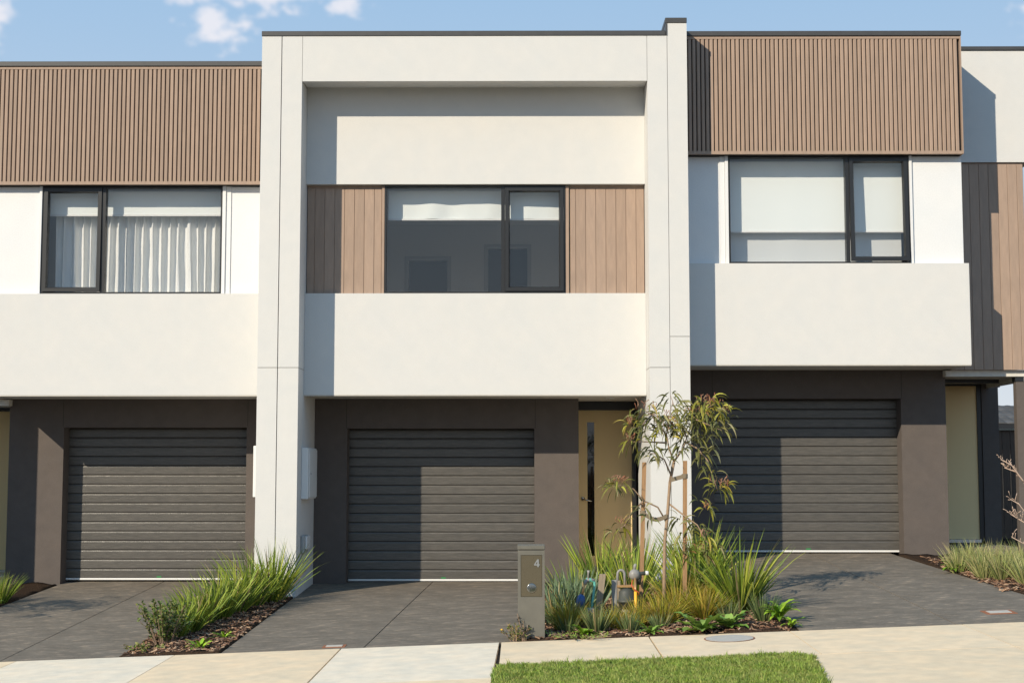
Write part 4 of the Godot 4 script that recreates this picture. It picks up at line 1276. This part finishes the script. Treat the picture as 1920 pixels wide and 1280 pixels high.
func gum_tree(at: Vector3, label: String, sd: int, flip := 1.0) -> void:
	rng.seed = sd
	var t := thing("young_tree", at, label, "tree", "")
	var V := func(x: float, y: float, z: float) -> Vector3: return at + Vector3(x * flip * (0.98 if x > 0.0 else 1.08), y * 1.125 if y < 1.5 else 1.6875 + (y - 1.5) * 0.86, z)
	part(t, "trunk", tb([V.call(-0.005, -0.05, 0), V.call(0.0, 0.35, 0), V.call(0.01, 0.72, 0.01), V.call(0.04, 0.95, 0.01), V.call(0.07, 1.25, 0.0), V.call(0.115, 1.44, 0.0)], [0.022, 0.020, 0.018, 0.0165, 0.016, 0.016], 10), M.bark)
	var limbs := [
		[[0.115, 1.44, 0.0], [0.06, 1.58, 0.03], [0.035, 1.75, 0.05], [0.05, 1.95, 0.08], [0.10, 2.15, 0.10]],
		[[0.115, 1.44, 0.0], [0.21, 1.57, -0.03], [0.27, 1.74, -0.05], [0.33, 1.95, -0.05], [0.44, 2.06, -0.02], [0.56, 2.12, 0.0]],
		[[0.035, 1.75, 0.05], [-0.05, 1.86, 0.10], [-0.12, 1.98, 0.12], [-0.19, 2.05, 0.14]],
		[[0.25, 1.66, -0.04], [0.36, 1.58, 0.08], [0.46, 1.45, 0.12], [0.52, 1.28, 0.14], [0.56, 1.17, 0.15]],
		[[0.09, 1.30, 0.0], [0.0, 1.46, 0.12], [-0.10, 1.52, 0.18], [-0.16, 1.52, 0.2]],
		[[0.03, 0.88, 0.0], [-0.06, 1.02, 0.05], [-0.20, 1.08, 0.10], [-0.30, 1.19, 0.12], [-0.42, 1.22, 0.14], [-0.50, 1.21, 0.16]],
		[[-0.20, 1.08, 0.10], [-0.30, 0.98, 0.0], [-0.36, 0.86, -0.05], [-0.45, 0.80, -0.05]],
		[[0.06, 1.05, 0.0], [0.20, 0.95, 0.1], [0.34, 0.86, 0.15], [0.42, 0.72, 0.18], [0.50, 0.65, 0.18]],
		[[0.26, 1.72, -0.05], [0.20, 1.90, -0.12], [0.14, 2.10, -0.15], [0.10, 2.24, -0.15]],
		[[0.33, 1.95, -0.05], [0.50, 1.86, 0.05], [0.62, 1.80, 0.08]],
		[[-0.12, 1.98, 0.12], [-0.25, 1.82, 0.18], [-0.32, 1.84, 0.2]],
		[[0.03, 1.65, 0.04], [-0.15, 1.66, 0.15], [-0.31, 1.66, 0.2]],
	]
	for l in limbs:
		var pts := []
		var rad := []
		for k in l.size():
			pts.append(V.call(l[k][0], l[k][1], l[k][2]))
			rad.append(lerpf(0.0105, 0.003, float(k) / (l.size() - 1)))
		part(t, "branch", tb(pts, rad, 6), M.bark if l.size() > 4 else M.twig)
	var olive := [Color(0.115, 0.122, 0.040), Color(0.15, 0.15, 0.048), Color(0.070, 0.080, 0.030), Color(0.21, 0.195, 0.08)]
	var lime := [Color(0.29, 0.28, 0.045), Color(0.22, 0.22, 0.04), Color(0.36, 0.29, 0.055), Color(0.16, 0.165, 0.038)]
	var rusty := [Color(0.27, 0.21, 0.06), Color(0.17, 0.16, 0.048), Color(0.25, 0.15, 0.06), Color(0.12, 0.125, 0.04)]
	# [x, y, z, spread, leaves, palette]; one spray of leaves each
	var sprays := [
		[-0.17, 2.02, 0.14, 0.11, 15, rusty], [-0.08, 1.97, 0.12, 0.11, 15, olive], [0.0, 1.90, 0.08, 0.10, 15, rusty], [-0.10, 1.86, 0.12, 0.11, 16, olive],
		[-0.20, 1.80, 0.16, 0.09, 12, olive], [0.05, 2.02, 0.10, 0.10, 12, olive], [0.10, 2.24, -0.12, 0.05, 7, olive], [0.12, 2.12, -0.05, 0.09, 10, olive],
		[0.05, 1.84, 0.10, 0.09, 14, lime], [0.0, 1.76, 0.08, 0.09, 12, lime], [0.14, 1.92, -0.06, 0.10, 12, olive], [0.22, 1.96, -0.08, 0.10, 14, olive],
		[0.30, 1.98, -0.05, 0.11, 16, lime], [0.38, 2.00, -0.03, 0.10, 16, rusty], [0.42, 2.08, 0.0, 0.10, 17, lime], [0.50, 2.12, 0.02, 0.10, 17, lime],
		[0.57, 2.08, 0.0, 0.09, 15, lime], [0.66, 2.0, 0.02, 0.06, 9, lime], [0.46, 1.96, 0.05, 0.11, 16, olive], [0.56, 1.88, 0.06, 0.10, 14, olive],
		[0.62, 1.82, 0.08, 0.08, 11, olive], [0.36, 1.84, -0.02, 0.11, 17, olive], [0.30, 1.72, -0.05, 0.10, 15, olive], [0.42, 1.74, 0.06, 0.09, 12, olive],
		[0.22, 1.66, -0.03, 0.09, 12, olive], [0.34, 1.60, 0.06, 0.08, 12, olive], [0.44, 1.50, 0.12, 0.08, 11, olive], [0.56, 1.22, 0.15, 0.08, 15, lime], [0.63, 1.20, 0.15, 0.05, 7, lime],
		[0.38, 1.44, 0.08, 0.07, 9, olive], [0.50, 1.36, 0.12, 0.06, 8, olive], [0.44, 1.00, 0.15, 0.04, 7, lime], [0.38, 1.08, 0.12, 0.05, 7, olive],
		[-0.10, 1.54, 0.17, 0.08, 13, olive], [-0.17, 1.53, 0.2, 0.06, 9, olive], [-0.02, 1.48, 0.12, 0.06, 9, olive],
		[-0.32, 1.86, 0.2, 0.05, 8, lime], [-0.32, 1.66, 0.2, 0.05, 8, lime], [-0.24, 1.72, 0.19, 0.05, 7, olive],
		[-0.45, 1.23, 0.15, 0.06, 13, lime], [-0.52, 1.22, 0.16, 0.05, 10, olive], [-0.40, 1.24, 0.13, 0.04, 7, rusty],
		[-0.41, 0.85, -0.05, 0.05, 9, lime], [-0.46, 0.80, -0.05, 0.04, 7, olive], [-0.20, 1.02, 0.1, 0.05, 7, olive], [-0.14, 0.92, 0.08, 0.04, 5, olive],
		[0.17, 0.92, 0.1, 0.05, 8, olive], [0.20, 0.80, 0.12, 0.06, 9, olive], [0.16, 0.68, 0.12, 0.05, 7, olive], [0.33, 0.84, 0.15, 0.06, 10, olive], [0.42, 0.74, 0.18, 0.06, 11, lime], [0.50, 0.66, 0.18, 0.05, 9, olive],
		[0.38, 0.62, 0.16, 0.06, 10, rusty], [0.30, 0.60, 0.15, 0.06, 9, olive], [0.14, 1.55, -0.03, 0.07, 9, olive], [0.20, 1.78, -0.10, 0.08, 10, olive],
	]
	# shared leaf shapes in each palette; the largest 300 leaves are parts, the rest one mass
	var kinds := {}
	for pal in [olive, lime, rusty]:
		var set_of := []
		for k in 10:
			var ls := B()
			gum_leaf(ls, Vector3.ZERO, Vector3(1, 0.1, 0), rng.randf_range(0.13, 0.21), rng.randf_range(0.017, 0.027), pick(pal))
			set_of.append(fin(ls))
		kinds[pal] = set_of
	var rest := B()
	var count := 0
	var total := 0
	for s in sprays:
		total += int(s[4] * 1.4)
	var step := float(total) / 290.0
	var due := 0.0
	for s in sprays:
		var c0: Vector3 = V.call(s[0], s[1], s[2])
		for k in int(s[4] * 1.4):
			var o := Vector3(rng.randf_range(-1, 1), rng.randf_range(-0.6, 0.8), rng.randf_range(-1, 1)) * float(s[3]) * 1.1
			var out := Vector3(o.x, 0.25 * rng.randf(), o.z).normalized()
			if flip > 0.0 and count >= due:
				put(t, "leaf", kinds[s[5]][rng.randi() % 10], M.leaf, c0 + o, Vector3(0, atan2(-out.z, out.x), 0))
				due += step
			else:
				gum_leaf(rest, c0 + o, out, rng.randf_range(0.11, 0.19), rng.randf_range(0.014, 0.024), pick(s[5]))
			count += 1
		# red shoot tips
		if s[5] != olive:
			var bd := B()
			for k in 9:
				var a := c0 + Vector3(rng.randf_range(-1, 1), rng.randf_range(0.1, 0.7), rng.randf_range(-1, 1)) * float(s[3])
				bd.set_color(Color(0.30, 0.12, 0.07) if rng.randf() < 0.5 else Color(0.36, 0.21, 0.13))
				tube(bd, [a, a + Vector3(rng.randf_range(-0.02, 0.02), 0.03, 0), a + Vector3(rng.randf_range(-0.03, 0.03), rng.randf_range(0.04, 0.075), 0)], [0.002, 0.003, 0.0045], 4)
			part(t, "shoot_tips", fin(bd), M.leaf)
	var crown := part(t, "foliage", fin(rest), M.leaf)
	crown.set_meta("kind", "stuff")

func staking(at: Vector3) -> void:
	var zs := at.z + 0.02
	var lst := [[-0.255, -0.20, 1.615, "stake"], [0.205, 0.227, 1.63, "stake"]]
	var i := 0
	for s in lst:
		var g := at.y
		var lb := "timber tree stake on the letterbox side of the young tree" if i == 0 else "orange-brown timber tree stake close beside the young tree's trunk"
		var t := thing("tree_stake", Vector3(at.x + s[0], g, zs), lb, "stake")
		var st := B()
		var a := Vector3(at.x + s[0], g - 0.1, zs)
		var b := Vector3(at.x + s[1], g + s[2], zs)
		var w := Vector3(0.0205, 0, 0)
		var d := Vector3(0, 0, 0.0205)
		hexa(st, [a - w + d, a + w + d, a + w - d, a - w - d, b - w + d, b + w + d, b + w - d, b - w - d])
		part(t, "post", fin(st), M.timber)
		i += 1
	# hessian ties: a band round the stake, sagging to the trunk
	for q in [[-0.218, 1.09, 0.035, 1.06, -0.055, "sagging hessian tie between trunk and the letterbox-side stake"], [0.222, 1.47, 0.075, 1.43, 0.0, "hessian tie between trunk and the orange-brown stake"]]:
		var t := thing("tree_tie", Vector3(at.x + q[0], at.y + q[1], zs), q[5], "tie")
		var st := B(true)
		var n := 10
		for side in [0.030, -0.030]:
			for k in n:
				var f := func(kk: int, dy: float) -> Vector3:
					var u := float(kk) / n
					return Vector3(at.x + lerpf(q[0], q[2], u), at.y + lerpf(q[1], q[3], u) + q[4] * sin(PI * u) * 1.0 + dy, zs + side * (1.0 - 0.35 * u))
				quad(st, f.call(k, -0.024), f.call(k + 1, -0.020), f.call(k + 1, 0.020), f.call(k, 0.024))
		part(t, "band", fin(st), M.hessian)
		var lp := B(true)
		for k in 12:
			var a := TAU * k / 12
			var b := TAU * (k + 1) / 12
			var c := Vector3(at.x + q[0], at.y + q[1], zs)
			var e := func(an: float, dy: float) -> Vector3: return c + Vector3(cos(an) * 0.032, dy, sin(an) * 0.032)
			quad(lp, e.call(b, -0.024), e.call(a, -0.024), e.call(a, 0.024), e.call(b, 0.024))
		part(t, "loop", fin(lp), M.hessian)

# ---------------------------------------------------------------- sky
func cloud_cover() -> ImageTexture:
	var w := 4096
	var h := 2048
	var im := Image.create_empty(w, h, false, Image.FORMAT_RGBA8)
	var nf := FastNoiseLite.new()
	nf.seed = 4
	nf.frequency = 1.0
	nf.fractal_octaves = 5
	var big := FastNoiseLite.new()
	big.seed = 9
	big.frequency = 1.0
	# a few small fair-weather clouds [azimuth, elevation, half width, half height] in degrees, scattered over the whole sky
	var puffs := [[-11.9, 16.85, 1.5, 0.95], [-10.0, 18.1, 2.4, 0.8], [-13.0, 18.2, 1.9, 0.8], [-20.4, 16.7, 1.1, 1.2], [20.2, 16.6, 1.5, 0.9], [-6.9, 17.9, 1.0, 0.6]]
	var r := RandomNumberGenerator.new()
	r.seed = 31
	for k in 80:
		var az := r.randf_range(-180, 180)
		if absf(az) < 26.0:
			continue
		puffs.append([az, r.randf_range(8, 50), r.randf_range(1.5, 5.0), r.randf_range(0.6, 2.0)])
	for p in puffs:
		var x0 := int((p[0] - p[2] * 1.6) / 360.0 * w + w / 2.0)
		var x1 := int((p[0] + p[2] * 1.6) / 360.0 * w + w / 2.0)
		var y0 := int((90.0 - p[1] - p[3] * 1.8) / 180.0 * h)
		var y1 := int((90.0 - p[1] + p[3] * 1.8) / 180.0 * h)
		for y in range(y0, y1 + 1):
			for x in range(x0, x1 + 1):
				var az := (x - w / 2.0) / w * 360.0
				var el := 90.0 - float(y) / h * 180.0
				var d := Vector2((az - p[0]) / p[2], (el - p[1]) / p[3]).length()
				var v := 1.1 - d + 0.8 * nf.get_noise_2d(az * 0.95 + 11.0, el * 1.5)
				v = smoothstep(0.08, 0.95, v)
				var xx := posmod(x - w / 2, w)      # azimuth 0 is -z, the first column
				if v > 0.0:
					var old := im.get_pixel(xx, y).a
					im.set_pixel(xx, y, Color(1, 0.97, 0.93, maxf(old, v)))
	return ImageTexture.create_from_image(im)

# ---------------------------------------------------------------- the scene
func _ready() -> void:
	var cam := Camera3D.new()
	cam.name = "camera"
	cam.position = Vector3(0, 1.52, 18.75)
	cam.rotation_degrees = Vector3(5.053, 0.352, 0)
	cam.fov = 26.0
	cam.near = 0.1
	cam.far = 900.0
	add_child(cam)
	cam.current = true
	var sky := ProceduralSkyMaterial.new()
	sky.sky_top_color = Color(0.43, 0.675, 0.875)
	sky.sky_horizon_color = Color(0.88, 0.895, 0.905)
	sky.sky_curve = 0.2
	sky.sky_energy_multiplier = 0.94
	sky.ground_bottom_color = Color(0.30, 0.28, 0.24)
	sky.ground_horizon_color = Color(0.55, 0.55, 0.53)
	sky.sun_angle_max = 2.0
	sky.sky_cover = cloud_cover()
	sky.sky_cover_modulate = Color(0.66, 0.55, 0.40, 1.0)
	var env := Environment.new()
	env.background_mode = Environment.BG_SKY
	env.sky = Sky.new()
	env.sky.sky_material = sky
	env.tonemap_mode = Environment.TONE_MAPPER_LINEAR
	env.tonemap_exposure = 1.18
	env.sdfgi_enabled = true
	env.ssao_enabled = true
	env.ssil_enabled = true
	var we := WorldEnvironment.new()
	we.environment = env
	add_child(we)
	var sun := DirectionalLight3D.new()
	sun.name = "sun"
	sun.light_energy = 1.38
	sun.light_color = Color(1.0, 0.945, 0.85)
	sun.light_angular_distance = 0.5
	sun.shadow_enabled = true
	add_child(sun)
	sun.look_at_from_position(Vector3.ZERO, SUN, Vector3.UP)

	make_materials()
	build_ground()
	middle_house()
	outer_house(1, 0.395, "townhouse with brown battens, raised above its neighbour, white roller blinds drawn")
	outer_house(-1, 0.0, "townhouse with brown battens and pleated curtains in its upper window")
	next_house()
	background()
	roller_blind(-1.775, 0.56, 4.895, 5.275, -0.80, 0.012, M.blind, "white roller blind mostly rolled up behind the dark empty window")
	roller_blind(2.77, 5.10, 4.725, 5.66, -0.79, 0.001, M.blind, "upper white roller blind drawn halfway in the raised townhouse window")
	roller_blind(2.77, 5.10, 4.26, 5.62, -0.90, 0.003, M.blind_grey, "second roller blind drawn to the sill behind the halfway blind")
	roller_blind(-6.31, -3.97, 4.955, 5.265, -0.79, 0.001, M.blind, "white roller blind rolled up above the pleated curtains")
	curtain(-6.28, -3.98, 3.86, 5.22, -0.93, "pale pleated curtain hanging behind the window below battens")
	mailbox()
	meters()
	disc_cover(1.93, 4.86, 0.235)
	square_cover(-1.80, 4.33, 0.11, 0.085, "pale square valve cover in the middle driveway near the footpath", false)
	square_cover(4.75, 3.85, 0.15, 0.12, "rusty-edged valve cover in the upper driveway", true)
	planting()
	var ty := ground_y(1.49, 3.2)
	gum_tree(Vector3(1.49, ty, 3.2), "young gum tree with drooping leaves tied between two timber stakes", 3)
	staking(Vector3(1.49, ty, 3.2))
	gum_tree(Vector3(-7.6, ground_y(-7.6, 3.0), 3.0), "young gum tree in the bed past the lower driveway", 8, -1.0)
